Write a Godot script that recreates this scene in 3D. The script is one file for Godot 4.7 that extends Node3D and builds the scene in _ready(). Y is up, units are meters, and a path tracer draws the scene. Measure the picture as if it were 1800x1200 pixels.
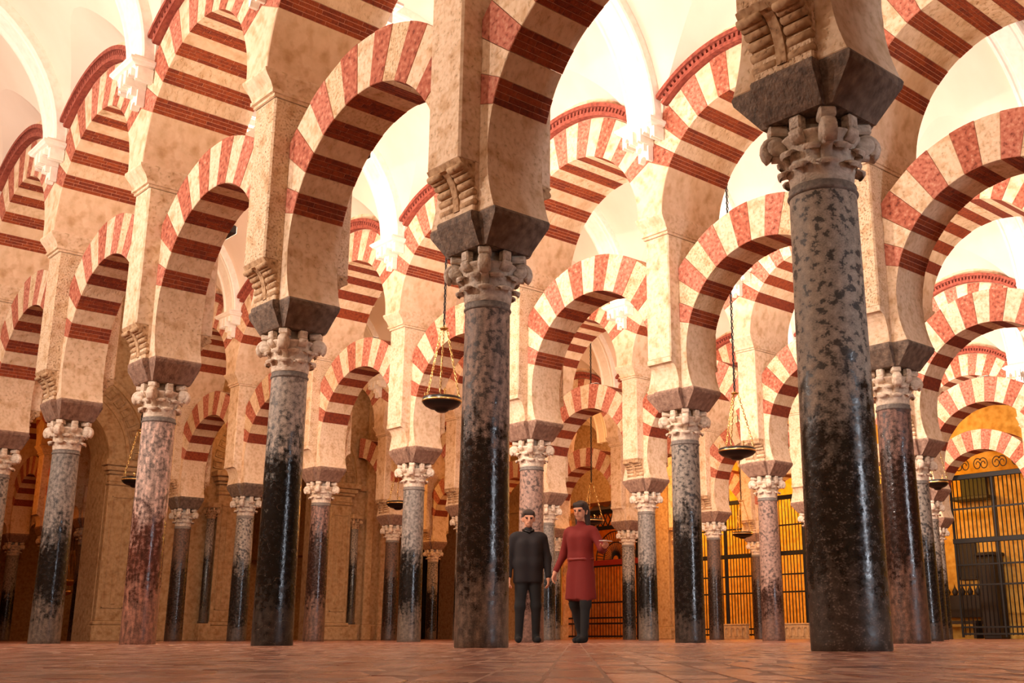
extends Node3D
# A forest of columns and double striped arches. World axes: x runs along the arcades, z across them, away from the camera.
const S := 3.2            # bay along an arcade
const W := 5.9345         # distance between two arcades
const SHAFT := 2.63       # top of a column shaft
const CAP := 3.04         # top of a capital
const IMP := 3.30         # top of an impost
const LC := 3.78          # centre of the lower arch
const LR := 1.28
const LO := 1.84
const LT := 0.285         # half thickness of the lower arch
const LA := 17.8          # where its voussoirs begin, degrees
const UC := 5.73          # centre of the upper arch
const UR := 1.37
const UO := 1.97
const UT := 0.61
const UA := 27.3
const PW := 0.217         # half width of a pillar
const PD := 0.4836        # half depth of a pillar
const NV := 15            # voussoirs in an arch
const VS := 7.05          # springing of the vaults

var M := {}               # materials
var C := {}               # shared meshes
var rng := RandomNumberGenerator.new()
var counts := {}

func _ready() -> void:
	rng.seed = 20240611
	make_camera()
	make_environment()
	make_materials()
	make_shell()
	make_vaults()
	make_arcades()
	make_floodlights()
	make_transverse_wall()
	make_chapels()
	make_hanging_lamps()
	make_people()

func make_camera() -> void:
	var cam := Camera3D.new()
	cam.name = "camera"
	cam.projection = Camera3D.PROJECTION_FRUSTUM
	cam.near = 0.05
	cam.far = 200.0
	cam.size = 2.0 * cam.near * 600.0 / 1942.47
	cam.frustum_offset = Vector2(cam.near * (900.0 - 1009.28) / 1942.47, 0.0)
	add_child(cam)
	cam.position = Vector3(-3.4951, 0.0741, -5.2324)
	cam.rotation = Vector3(0.26126, 0.82594 + PI, -0.0017)
	cam.current = true

func make_environment() -> void:
	var e := Environment.new()
	e.background_mode = Environment.BG_COLOR
	e.background_color = Color(0.02, 0.018, 0.015)
	e.tonemap_mode = Environment.TONE_MAPPER_LINEAR
	e.tonemap_exposure = EXPOSURE
	e.sdfgi_enabled = true
	e.ssao_enabled = true
	e.ssil_enabled = true
	var w := WorldEnvironment.new()
	w.name = "world_environment"
	w.environment = e
	add_child(w)

const EXPOSURE := 1.5

# ---------------------------------------------------------------- light helper
func area_light(parent: Node, called: String, at: Vector3, to: Vector3, size: Vector2, energy: float, col: Color) -> void:
	var l := AreaLight3D.new()
	l.name = called
	l.area_size = size
	l.light_energy = energy
	l.light_color = col
	l.shadow_enabled = true
	l.area_range = 60.0
	parent.add_child(l, true)
	l.position = at
	var up := Vector3.UP if absf((to - at).normalized().y) < 0.95 else Vector3.RIGHT
	l.basis = Basis.looking_at(to - at, up)

func omni(parent: Node, called: String, at: Vector3, energy: float, col: Color, size := 0.08) -> void:
	var l := OmniLight3D.new()
	l.name = called
	l.light_energy = energy
	l.light_color = col
	l.light_size = size
	l.omni_range = 60.0
	l.omni_attenuation = 2.0
	l.shadow_enabled = true
	parent.add_child(l, true)
	l.position = at

# ---------------------------------------------------------------- scene helpers
func mi(parent: Node, called: String, mesh: Mesh, mat: Material = null, at := Vector3.ZERO, turn := 0.0) -> MeshInstance3D:
	var o := MeshInstance3D.new()
	o.name = called
	o.mesh = mesh
	if mat:
		o.material_override = mat
	parent.add_child(o, true)
	o.position = at
	o.rotation.y = turn
	return o

func numbered(called: String) -> String:
	var n: int = counts.get(called, 0)
	counts[called] = n + 1
	return called if n == 0 else "%s_%03d" % [called, n]

func tag(o: Node, label: String, category := "", group := "", kind := "") -> void:
	if label: o.set_meta("label", label)
	if category: o.set_meta("category", category)
	if group: o.set_meta("group", group)
	if kind: o.set_meta("kind", kind)

func thing(called: String, at: Vector3, label: String, category: String, group := "", turn := 0.0) -> Node3D:
	var o := Node3D.new()
	o.name = numbered(called)
	add_child(o)
	o.position = at
	o.rotation.y = turn
	tag(o, label, category, group)
	return o

func structure(called: String, at := Vector3.ZERO, label := "") -> Node3D:
	var o := Node3D.new()
	o.name = numbered(called)
	add_child(o)
	o.position = at
	tag(o, label, "", "", "structure")
	return o

# ---------------------------------------------------------------- mesh helpers
# quad: corners counter-clockwise as seen from outside
func tri(st: SurfaceTool, a: Vector3, b: Vector3, c: Vector3) -> void:
	st.add_vertex(a); st.add_vertex(c); st.add_vertex(b)

func quad(st: SurfaceTool, a: Vector3, b: Vector3, c: Vector3, d: Vector3) -> void:
	tri(st, a, b, c); tri(st, a, c, d)

# quad whose outer side looks along out
func facing(st: SurfaceTool, a: Vector3, b: Vector3, c: Vector3, d: Vector3, out: Vector3) -> void:
	if (b - a).cross(c - a).dot(out) > 0.0: quad(st, a, b, c, d)
	else: quad(st, d, c, b, a)

func begin(smooth := false) -> SurfaceTool:
	var st := SurfaceTool.new()
	st.begin(Mesh.PRIMITIVE_TRIANGLES)
	st.set_smooth_group(0 if smooth else -1)
	return st

func done(st: SurfaceTool, into: ArrayMesh = null) -> ArrayMesh:
	st.generate_normals()
	st.index()
	return st.commit(into) if into else st.commit()

# a box with chamfered edges
func box_to(st: SurfaceTool, c: Vector3, s: Vector3, b := 0.01, basis := Basis.IDENTITY) -> void:
	var h := s / 2.0
	b = minf(b, minf(h.x, minf(h.y, h.z)) * 0.6)
	var i := h - Vector3(b, b, b)
	# six faces
	for ax in 3:
		for sg in [-1.0, 1.0]:
			var n := Vector3.ZERO; n[ax] = sg
			var u := Vector3.ZERO; u[(ax + 1) % 3] = 1.0
			var v := n.cross(u)
			var o := n * h[ax]
			var hu := u * i[(ax + 1) % 3]
			var hv := v * i[(ax + 2) % 3]
			quad(st, c + basis * (o - hu - hv), c + basis * (o + hu - hv), c + basis * (o + hu + hv), c + basis * (o - hu + hv))
	if b <= 0.0: return
	for ax in 3:
		var a1 := (ax + 1) % 3
		var a2 := (ax + 2) % 3
		for s1 in [-1.0, 1.0]:
			for s2 in [-1.0, 1.0]:
				var p := Vector3.ZERO; p[a1] = s1 * h[a1]; p[a2] = s2 * i[a2]
				var q := Vector3.ZERO; q[a1] = s1 * i[a1]; q[a2] = s2 * h[a2]
				var e := Vector3.ZERO; e[ax] = i[ax]
				facing(st, c + basis * (p - e), c + basis * (p + e), c + basis * (q + e), c + basis * (q - e), basis * (p + q))
	for sx in [-1.0, 1.0]:
		for sy in [-1.0, 1.0]:
			for sz in [-1.0, 1.0]:
				var a := c + basis * Vector3(sx * h.x, sy * i.y, sz * i.z)
				var d := c + basis * Vector3(sx * i.x, sy * h.y, sz * i.z)
				var f := c + basis * Vector3(sx * i.x, sy * i.y, sz * h.z)
				if sx * sy * sz > 0: tri(st, a, d, f)
				else: tri(st, a, f, d)

func box(c: Vector3, s: Vector3, b := 0.01) -> ArrayMesh:
	var st := begin()
	box_to(st, c, s, b)
	return done(st)

# revolve a profile of (radius, height)
func lathe_to(st: SurfaceTool, pts: Array, n := 24, c := Vector3.ZERO, uv := false) -> void:
	var top: float = pts[pts.size() - 1].y
	var bot: float = pts[0].y
	for k in pts.size() - 1:
		var p: Vector2 = pts[k]
		var q: Vector2 = pts[k + 1]
		for j in n:
			var a0 := TAU * j / n
			var a1 := TAU * (j + 1) / n
			var v := [Vector3(cos(a0) * p.x, p.y, sin(a0) * p.x), Vector3(cos(a1) * p.x, p.y, sin(a1) * p.x), Vector3(cos(a1) * q.x, q.y, sin(a1) * q.x), Vector3(cos(a0) * q.x, q.y, sin(a0) * q.x)]
			var t := [Vector2(float(j) / n, (top - p.y) / (top - bot)), Vector2(float(j + 1) / n, (top - p.y) / (top - bot)), Vector2(float(j + 1) / n, (top - q.y) / (top - bot)), Vector2(float(j) / n, (top - q.y) / (top - bot))]
			for w in [0, 1, 2, 0, 2, 3]:
				if uv: st.set_uv(t[w])
				st.add_vertex(c + v[w])

func lathe(pts: Array, n := 24, uv := false) -> ArrayMesh:
	var st := begin(true)
	lathe_to(st, pts, n, Vector3.ZERO, uv)
	return done(st)

# push a flat outline (x, y) along z between z0 and z1; caps may go to a second surface
func extrude_to(side: SurfaceTool, cap: SurfaceTool, poly: PackedVector2Array, z0: float, z1: float, b := 0.008) -> void:
	if Geometry2D.is_polygon_clockwise(poly):
		poly = poly.duplicate()
		poly.reverse()
	var n := poly.size()
	var mid := Vector2.ZERO
	for p in poly: mid += p / n
	var inn := PackedVector2Array()
	for p in poly: inn.append(p + (mid - p).normalized() * b)
	for k in n:
		var p := poly[k]
		var q := poly[(k + 1) % n]
		var pi_ := inn[k]
		var qi := inn[(k + 1) % n]
		quad(side, Vector3(p.x, p.y, z1 - b), Vector3(p.x, p.y, z0 + b), Vector3(q.x, q.y, z0 + b), Vector3(q.x, q.y, z1 - b))
		if b > 0.0:
			quad(cap, Vector3(p.x, p.y, z0 + b), Vector3(pi_.x, pi_.y, z0), Vector3(qi.x, qi.y, z0), Vector3(q.x, q.y, z0 + b))
			quad(cap, Vector3(pi_.x, pi_.y, z1), Vector3(p.x, p.y, z1 - b), Vector3(q.x, q.y, z1 - b), Vector3(qi.x, qi.y, z1))
	var t := Geometry2D.triangulate_polygon(inn)
	for k in range(0, t.size(), 3):
		var a := inn[t[k]]
		var d := inn[t[k + 1]]
		var e := inn[t[k + 2]]
		if (d - a).cross(e - a) < 0.0:
			var f := d
			d = e
			e = f
		tri(cap, Vector3(a.x, a.y, z1), Vector3(d.x, d.y, z1), Vector3(e.x, e.y, z1))
		tri(cap, Vector3(a.x, a.y, z0), Vector3(e.x, e.y, z0), Vector3(d.x, d.y, z0))

func extrude(poly: PackedVector2Array, z0: float, z1: float, b := 0.008) -> ArrayMesh:
	var st := begin()
	extrude_to(st, st, poly, z0, z1, b)
	return done(st)

func extrude2(poly: PackedVector2Array, z0: float, z1: float, b: float, side_mat: Material, cap_mat: Material) -> ArrayMesh:
	var st := begin()
	var ct := begin()
	extrude_to(st, ct, poly, z0, z1, b)
	var m := done(st)
	m = done(ct, m)
	m.surface_set_material(0, side_mat)
	m.surface_set_material(1, cap_mat)
	return m

# a tube of radius r (may vary) along points
func tube_to(st: SurfaceTool, pts: Array, r, n := 8) -> void:
	var prev := []
	var side := Vector3.ZERO
	for k in pts.size():
		var d: Vector3 = (pts[mini(k + 1, pts.size() - 1)] - pts[maxi(k - 1, 0)]).normalized()
		if k == 0: side = d.cross(Vector3.UP if absf(d.y) < 0.9 else Vector3.RIGHT).normalized()
		else: side = (side - d * side.dot(d)).normalized()
		var up := side.cross(d)
		var rr: float = r[k] if r is Array else r
		var ring := []
		for j in n:
			var a := TAU * j / n
			ring.append(pts[k] + (side * cos(a) + up * sin(a)) * rr)
		if k > 0:
			for j in n:
				quad(st, prev[j], ring[j], ring[(j + 1) % n], prev[(j + 1) % n])
		else:
			for j in range(1, n - 1): tri(st, ring[0], ring[j], ring[j + 1])
		if k == pts.size() - 1:
			for j in range(1, n - 1): tri(st, ring[0], ring[j + 1], ring[j])
		prev = ring

func tube(pts: Array, r, n := 8) -> ArrayMesh:
	var st := begin(true)
	tube_to(st, pts, r, n)
	return done(st)

func arc(cx: float, cy: float, r: float, a0: float, a1: float, n: int) -> PackedVector2Array:
	var out := PackedVector2Array()
	for k in n + 1:
		var a := deg_to_rad(lerpf(a0, a1, float(k) / n))
		out.append(Vector2(cx + cos(a) * r, cy + sin(a) * r))
	return out

func ring_piece(cy: float, r0: float, r1: float, a0: float, a1: float, n: int, clip: float) -> PackedVector2Array:
	var p := arc(0, cy, r0, a0, a1, n)
	var q := arc(0, cy, r1, a1, a0, n)
	p.append_array(q)
	if clip < r1:
		var w := PackedVector2Array([Vector2(-clip, -2), Vector2(clip, -2), Vector2(clip, 20), Vector2(-clip, 20)])
		var got := Geometry2D.intersect_polygons(p, w)
		if got.size(): p = got[0]
	return p
# ---------------------------------------------------------------- materials
func noise_tex(freq: float, oct: int, sd: int, ramp: Array, size := 512, type := FastNoiseLite.TYPE_SIMPLEX_SMOOTH) -> NoiseTexture2D:
	var n := FastNoiseLite.new()
	n.noise_type = type
	n.frequency = freq
	n.fractal_octaves = oct
	n.seed = sd
	var t := NoiseTexture2D.new()
	t.width = size
	t.height = size
	t.seamless = true
	t.noise = n
	if ramp.size():
		var g := Gradient.new()
		var off := PackedFloat32Array()
		var col := PackedColorArray()
		for r in ramp:
			off.append(r[0]); col.append(r[1])
		g.offsets = off
		g.colors = col
		t.color_ramp = g
	return t

var stains: NoiseTexture2D
var bump_fine: NoiseTexture2D

# stone or plaster: colour patches with a fine grain and some relief, no UVs needed
func stone(called: String, ramp: Array, scale: float, rough: float, bump := 0.0, fine := false, freq := 0.02, oct := 5, sd := 1) -> StandardMaterial3D:
	var m := StandardMaterial3D.new()
	m.resource_name = called
	m.albedo_texture = noise_tex(freq, oct, sd, ramp)
	m.uv1_triplanar = true
	m.uv1_world_triplanar = true
	m.uv1_scale = Vector3.ONE * scale
	m.roughness = rough
	if bump > 0.0:
		m.heightmap_enabled = true
		m.heightmap_texture = bump_fine if fine else noise_tex(freq, oct, sd, [[0.0, Color.BLACK], [0.16, Color(0.35, 0.35, 0.35)], [0.3, Color(0.75, 0.75, 0.75)], [1.0, Color.WHITE]])
		m.heightmap_scale = bump
	if called in ["pale_a", "pale_b", "pale_c", "pitted", "plaster", "sandstone"]:
		# old stains, larger than the grain
		m.detail_enabled = true
		m.detail_blend_mode = BaseMaterial3D.BLEND_MODE_MUL
		m.detail_albedo = stains
		m.detail_uv_layer = BaseMaterial3D.DETAIL_UV_2
		m.uv2_triplanar = true
		m.uv2_world_triplanar = true
		m.uv2_scale = Vector3.ONE * 0.37
	M[called] = m
	return m

func flat(called: String, col: Color, rough: float, metal := 0.0) -> StandardMaterial3D:
	var m := StandardMaterial3D.new()
	m.resource_name = called
	m.albedo_color = col
	m.roughness = rough
	m.metallic = metal
	M[called] = m
	return m

func glow(called: String, col: Color, energy: float) -> StandardMaterial3D:
	var m := flat(called, col, 0.5)
	m.emission_enabled = true
	m.emission = col
	m.emission_energy_multiplier = energy
	return m

func c(r: float, g: float, b: float) -> Color:
	return Color(r / 255.0, g / 255.0, b / 255.0)

func make_materials() -> void:
	stains = noise_tex(0.02, 6, 13, [[0.0, c(208, 188, 164)], [0.3, c(238, 229, 217)], [0.5, c(255, 255, 255)], [0.75, c(251, 248, 243)], [1.0, c(224, 208, 188)]])
	bump_fine = noise_tex(0.06, 4, 12, [])
	# limestone and old plaster of the pillars and the pale voussoirs
	stone("pale_a", [[0.0, c(164, 127, 91)], [0.15, c(206, 177, 144)], [0.5, c(224, 196, 166)], [1.0, c(233, 210, 183)]], 0.8, 0.9, 1.2, false, 0.04, 5, 21)
	stone("pale_b", [[0.0, c(178, 141, 102)], [0.15, c(212, 183, 148)], [0.5, c(227, 200, 170)], [1.0, c(234, 212, 185)]], 0.7, 0.9, 1.2, false, 0.035, 5, 22)
	stone("pale_c", [[0.0, c(159, 122, 85)], [0.16, c(202, 171, 133)], [0.6, c(221, 193, 159)], [1.0, c(229, 205, 174)]], 0.9, 0.9, 1.5, false, 0.05, 5, 23)
	stone("plaster", [[0.0, c(205, 174, 138)], [0.4, c(223, 194, 162)], [0.6, c(229, 201, 171)], [1.0, c(233, 208, 180)]], 0.35, 0.9, 0.4, true, 0.02, 5, 24)
	stone("pitted", [[0.0, c(136, 99, 66)], [0.14, c(191, 158, 123)], [0.42, c(217, 187, 154)], [1.0, c(230, 206, 176)]], 1.0, 0.92, 2.2, false, 0.055, 5, 25)
	# brick of the red voussoirs, and the pinkish paint on their faces
	stone("brick_a", [[0.0, c(98, 36, 13)], [0.5, c(140, 58, 23)], [1.0, c(163, 78, 34)]], 1.4, 0.85, 0.6, true, 0.02, 4, 31)
	stone("brick_b", [[0.0, c(87, 30, 12)], [0.5, c(125, 48, 20)], [1.0, c(148, 66, 29)]], 1.6, 0.85, 0.6, true, 0.02, 4, 32)
	stone("brick_c", [[0.0, c(106, 43, 16)], [0.5, c(151, 66, 27)], [1.0, c(170, 87, 40)]], 1.5, 0.85, 0.6, true, 0.02, 4, 33)
	stone("paint_a", [[0.0, c(125, 62, 46)], [0.35, c(176, 101, 79)], [0.6, c(188, 117, 94)], [0.85, c(202, 145, 119)], [1.0, c(220, 194, 160)]], 1.3, 0.9, 1.3, false, 0.02, 6, 34)
	stone("paint_b", [[0.0, c(113, 53, 37)], [0.4, c(164, 88, 64)], [0.7, c(180, 106, 81)], [1.0, c(206, 161, 131)]], 1.2, 0.9, 1.3, false, 0.02, 6, 35)
	stone("mortar", [[0.0, c(196, 140, 112)], [0.5, c(222, 172, 142)], [1.0, c(234, 194, 164)]], 2.0, 0.95, 0.0, true, 0.03, 4, 36)
	stone("terracotta", [[0.0, c(112, 46, 32)], [0.5, c(150, 72, 54)], [1.0, c(170, 92, 72)]], 1.0, 0.85, 0.4, true, 0.02, 4, 37)
	# capitals, imposts
	stone("marble_warm", [[0.0, c(165, 136, 113)], [0.4, c(214, 192, 167)], [0.7, c(233, 214, 192)], [1.0, c(243, 227, 208)]], 1.6, 0.6, 0.5, true, 0.02, 5, 41)
	stone("marble_grey", [[0.0, c(124, 107, 93)], [0.4, c(185, 167, 148)], [0.7, c(208, 192, 173)], [1.0, c(227, 210, 190)]], 1.6, 0.6, 0.6, true, 0.02, 5, 42)
	stone("impost_dark", [[0.0, c(62, 50, 41)], [0.4, c(102, 84, 70)], [0.7, c(124, 104, 88)], [1.0, c(150, 128, 106)]], 1.1, 0.75, 0.8, true, 0.02, 5, 43)
	stone("impost_brown", [[0.0, c(92, 66, 52)], [0.4, c(134, 102, 84)], [0.7, c(154, 122, 102)], [1.0, c(176, 146, 122)]], 1.1, 0.75, 0.8, true, 0.02, 5, 44)
	stone("collar_stone", [[0.0, c(76, 68, 62)], [0.5, c(122, 112, 103)], [1.0, c(158, 146, 134)]], 1.8, 0.6, 0.4, true, 0.03, 4, 46)
	stone("carved", [[0.0, c(110, 80, 52)], [0.35, c(168, 130, 92)], [0.7, c(196, 162, 124)], [1.0, c(212, 182, 146)]], 1.3, 0.85, 1.2, false, 0.02, 5, 45)
	# vaults and their brackets
	stone("vault", [[0.0, c(219, 197, 176)], [0.5, c(227, 207, 188)], [1.0, c(232, 214, 196)]], 0.15, 0.95, 0.0, true, 0.012, 4, 51)
	stone("stucco", [[0.0, c(232, 220, 204)], [0.5, c(242, 232, 218)], [1.0, c(246, 238, 226)]], 0.8, 0.85, 0.0, true, 0.02, 4, 52)
	# choir wall sandstone
	stone("sandstone", [[0.0, c(150, 118, 80)], [0.4, c(174, 140, 98)], [0.7, c(184, 150, 108)], [1.0, c(196, 164, 122)]], 0.5, 0.9, 0.5, true, 0.03, 5, 61)
	stone("ochre", [[0.0, c(176, 128, 44)], [0.5, c(206, 160, 70)], [1.0, c(218, 178, 92)]], 0.4, 0.9, 0.3, true, 0.014, 5, 62)
	# floor tiles
	var tl := [[c(126, 78, 60), c(170, 114, 93)], [c(148, 98, 77), c(188, 134, 112)], [c(104, 65, 51), c(148, 97, 79)], [c(166, 122, 103), c(200, 156, 136)]]
	for k in 4:
		var fm := stone("tile_%d" % k, [[0.0, tl[k][0]], [0.5, (tl[k][0] as Color).lerp(tl[k][1], 0.6)], [1.0, tl[k][1]]], 0.9, 0.24, 0.3, true, 0.02, 5, 70 + k)
		fm.metallic_specular = 0.5
	var ff := stone("tile_far", [[0.0, c(92, 57, 45)], [0.35, c(140, 92, 73)], [0.55, c(160, 108, 88)], [0.8, c(184, 132, 110)], [1.0, c(200, 156, 136)]], 0.5, 0.24, 0.3, true, 0.09, 3, 76)
	ff.metallic_specular = 0.5
	stone("joint", [[0.0, c(150, 116, 96)], [1.0, c(196, 164, 140)]], 2.0, 0.85, 0.0, true, 0.03, 3, 75)
	flat("iron", c(22, 18, 15), 0.55, 0.4)
	flat("bronze_dark", c(26, 20, 16), 0.35, 0.5)
	flat("brass", c(214, 180, 112), 0.25, 1.0)
	flat("black_wood", c(30, 20, 13), 0.6)
	flat("gilt", c(196, 150, 72), 0.4, 0.9)
	flat("silver", c(170, 170, 168), 0.35, 0.9)
	flat("fixture", c(60, 56, 52), 0.5, 0.3)
	glow("daylight", c(236, 243, 255), 16.0)
	glow("lamp_glass", c(255, 236, 208), 2.0)
	glow("amber_glass", c(255, 150, 50), 1.6)
	var cl := flat("skin_cloth", Color.WHITE, 0.85)
	cl.vertex_color_use_as_albedo = true
	flat("hair_brown", c(48, 32, 22), 0.7)
	flat("paper", c(226, 222, 214), 0.8)
	make_shaft_materials()

# shafts: a greyish weathered upper part, a dark part polished by hands, a scuffed foot; grain, blotches, veins
func make_shaft_materials() -> void:
	var w := 320
	var h := 768
	var mk := func(fr: float, oc: int, sd: int, stretch: float) -> PackedByteArray:
		var n := FastNoiseLite.new()
		n.noise_type = FastNoiseLite.TYPE_SIMPLEX_SMOOTH
		n.frequency = fr
		n.fractal_octaves = oc
		n.seed = sd
		var im := n.get_seamless_image(w, int(h / stretch), false, false, 0.15, true)
		im.convert(Image.FORMAT_L8)
		if stretch != 1.0: im.resize(w, h, Image.INTERPOLATE_BILINEAR)
		return im.get_data()
	var big: PackedByteArray = mk.call(0.012, 4, 81, 1.0)
	var mid: PackedByteArray = mk.call(0.05, 4, 82, 1.0)
	var streak: PackedByteArray = mk.call(0.07, 3, 83, 6.0)
	var grain: PackedByteArray = mk.call(0.25, 2, 84, 1.0)
	var vein: PackedByteArray = mk.call(0.01, 3, 85, 1.0)
	# name, upper, dark, foot, where the upper ends (0 top .. 1 foot), where the foot begins, veins, blotches, streaks, flecks
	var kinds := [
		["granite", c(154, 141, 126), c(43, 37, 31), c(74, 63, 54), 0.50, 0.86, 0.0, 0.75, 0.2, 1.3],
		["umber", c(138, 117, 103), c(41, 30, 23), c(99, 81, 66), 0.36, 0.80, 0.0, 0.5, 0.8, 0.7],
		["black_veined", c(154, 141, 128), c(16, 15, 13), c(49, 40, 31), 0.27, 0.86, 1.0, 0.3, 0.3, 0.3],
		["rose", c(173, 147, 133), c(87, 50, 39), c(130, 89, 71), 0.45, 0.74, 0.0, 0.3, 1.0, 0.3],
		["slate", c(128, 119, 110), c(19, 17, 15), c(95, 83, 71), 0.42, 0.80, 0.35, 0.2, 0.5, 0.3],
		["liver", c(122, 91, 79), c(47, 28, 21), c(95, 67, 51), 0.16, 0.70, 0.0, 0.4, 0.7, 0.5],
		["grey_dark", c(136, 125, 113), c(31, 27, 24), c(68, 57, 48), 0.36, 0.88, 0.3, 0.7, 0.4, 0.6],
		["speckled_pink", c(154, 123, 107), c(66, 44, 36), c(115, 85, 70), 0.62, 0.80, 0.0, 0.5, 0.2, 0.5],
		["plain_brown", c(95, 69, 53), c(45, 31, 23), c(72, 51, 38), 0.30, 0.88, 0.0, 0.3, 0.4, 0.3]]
	var dent := ImageTexture.create_from_image(Image.create_from_data(w, h, false, Image.FORMAT_L8, mid))
	var idx := 0
	for kd in kinds:
		var data := PackedByteArray()
		data.resize(w * h * 3)
		var rdata := PackedByteArray()
		rdata.resize(w * h)
		var off := (idx * 7919) % (w * h)
		idx += 1
		var cu: Color = kd[1]
		var cd: Color = kd[2]
		var cf: Color = kd[3]
		var y1: float = kd[4]
		var y2: float = kd[5]
		var vn: float = kd[6]
		var bl: float = kd[7]
		var sk: float = kd[8]
		var fl: float = kd[9]
		var total := w * h
		for y in h:
			var t := float(y) / h
			for x in w:
				var i := y * w + x
				var o := (i + off) % total
				var b := big[o] / 255.0 - 0.5
				var m := mid[o] / 255.0 - 0.5
				var s := streak[o] / 255.0 - 0.5
				var g := grain[o] / 255.0 - 0.5
				var edge := (b * 0.45 + s * 0.35 + m * 0.32 + g * 0.22) * 0.42
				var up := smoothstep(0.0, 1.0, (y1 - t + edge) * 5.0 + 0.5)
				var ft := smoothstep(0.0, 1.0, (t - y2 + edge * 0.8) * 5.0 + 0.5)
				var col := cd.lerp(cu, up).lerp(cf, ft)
				var k := 1.0 + m * 0.55 + g * 0.4 + s * sk * 0.7
				# black blotches in the pale stone, pale flecks in the dark one
				var d := clampf((m + 0.17 + (b + 0.1) * 0.5 + g * 0.22) * 11.0, 0.0, 1.0)
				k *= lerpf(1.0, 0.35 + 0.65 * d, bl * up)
				col = Color(col.r * k, col.g * k, col.b * k)
				if g > 0.25 - 0.06 * fl and m > 0.03:
					col = col.lerp(Color(0.56, 0.5, 0.45), 0.6 * fl)
				var ro := lerpf(0.23, 0.62, up)
				ro = lerpf(ro, 0.44, ft) + m * 0.2 + g * 0.12
				if vn > 0.0:
					var vv := absf(vein[o] / 255.0 - 0.5 + m * 0.10 + s * 0.05)
					if vv < 0.0075 * vn:
						col = col.lerp(Color(0.62, 0.56, 0.48), vn * 0.8 * (1.0 - vv / (0.0075 * vn)))
				var at := i * 3
				data[at] = int(clampf(col.r, 0.0, 1.0) * 255.0)
				data[at + 1] = int(clampf(col.g, 0.0, 1.0) * 255.0)
				data[at + 2] = int(clampf(col.b, 0.0, 1.0) * 255.0)
				rdata[i] = int(clampf(ro, 0.1, 1.0) * 255.0)
		var mt := StandardMaterial3D.new()
		mt.resource_name = kd[0]
		mt.albedo_texture = ImageTexture.create_from_image(Image.create_from_data(w, h, false, Image.FORMAT_RGB8, data))
		mt.roughness_texture = ImageTexture.create_from_image(Image.create_from_data(w, h, false, Image.FORMAT_L8, rdata))
		mt.roughness = 1.0
		mt.heightmap_enabled = true
		mt.heightmap_texture = dent
		mt.heightmap_scale = 0.22
		M[kd[0]] = mt
# ---------------------------------------------------------------- the room
const X0 := -16.0
const X1 := 42.0
const Z0 := -6.6
const Z1 := 28.6

func slab(parent: Node, called: String, a: Vector3, b: Vector3, mat: Material, bev := 0.0) -> MeshInstance3D:
	return mi(parent, called, box((a + b) / 2.0, (b - a).abs(), bev), mat)

func make_shell() -> void:
	make_floor()
	var w := structure("wall_right", Vector3.ZERO, "plain plastered end wall with a tall daylit doorway")
	# wall at x = X0 with a tall doorway at z 0.9 .. 2.6
	slab(w, "masonry", Vector3(X0 - 0.5, 0, Z0), Vector3(X0, 10, 0.9), M.sandstone)
	slab(w, "masonry", Vector3(X0 - 0.5, 0, 2.6), Vector3(X0, 10, Z1), M.sandstone)
	slab(w, "masonry", Vector3(X0 - 0.5, 6.2, 0.9), Vector3(X0, 10, 2.6), M.sandstone)
	var d := structure("window_1", Vector3(X0 - 0.2, 0, 1.75), "tall window filled with daylight")
	mi(d, "pane", box(Vector3(0, 3.1, 0), Vector3(0.03, 6.2, 1.7), 0.0), M.daylight)
	area_light(d, "daylight", Vector3(0.05, 3.2, 0), Vector3(5, 3.2, 0), Vector2(1.6, 6.0), 12.0, c(236, 243, 255))
	w = structure("wall_rear", Vector3.ZERO, "plastered wall at the back of the nearest aisle")
	slab(w, "masonry", Vector3(X0, 0, Z0 - 0.5), Vector3(X1, 10, Z0), M.sandstone)
	w = structure("wall_back", Vector3.ZERO, "ochre plastered wall at the back of the chapels")
	slab(w, "masonry", Vector3(X0, 0, Z1), Vector3(X1, 10, Z1 + 0.5), M.ochre)
	w = structure("wall_left", Vector3.ZERO, "far end wall in shadow")
	slab(w, "masonry", Vector3(X1, 0, Z0), Vector3(X1 + 0.5, 10, Z1), M.sandstone)
	var r := structure("ceiling", Vector3.ZERO, "closed roof above the vaults")
	slab(r, "roof_slab", Vector3(X0 - 0.5, 9.9, Z0 - 0.5), Vector3(X1 + 0.5, 10.2, Z1 + 0.5), M.plaster)

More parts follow.
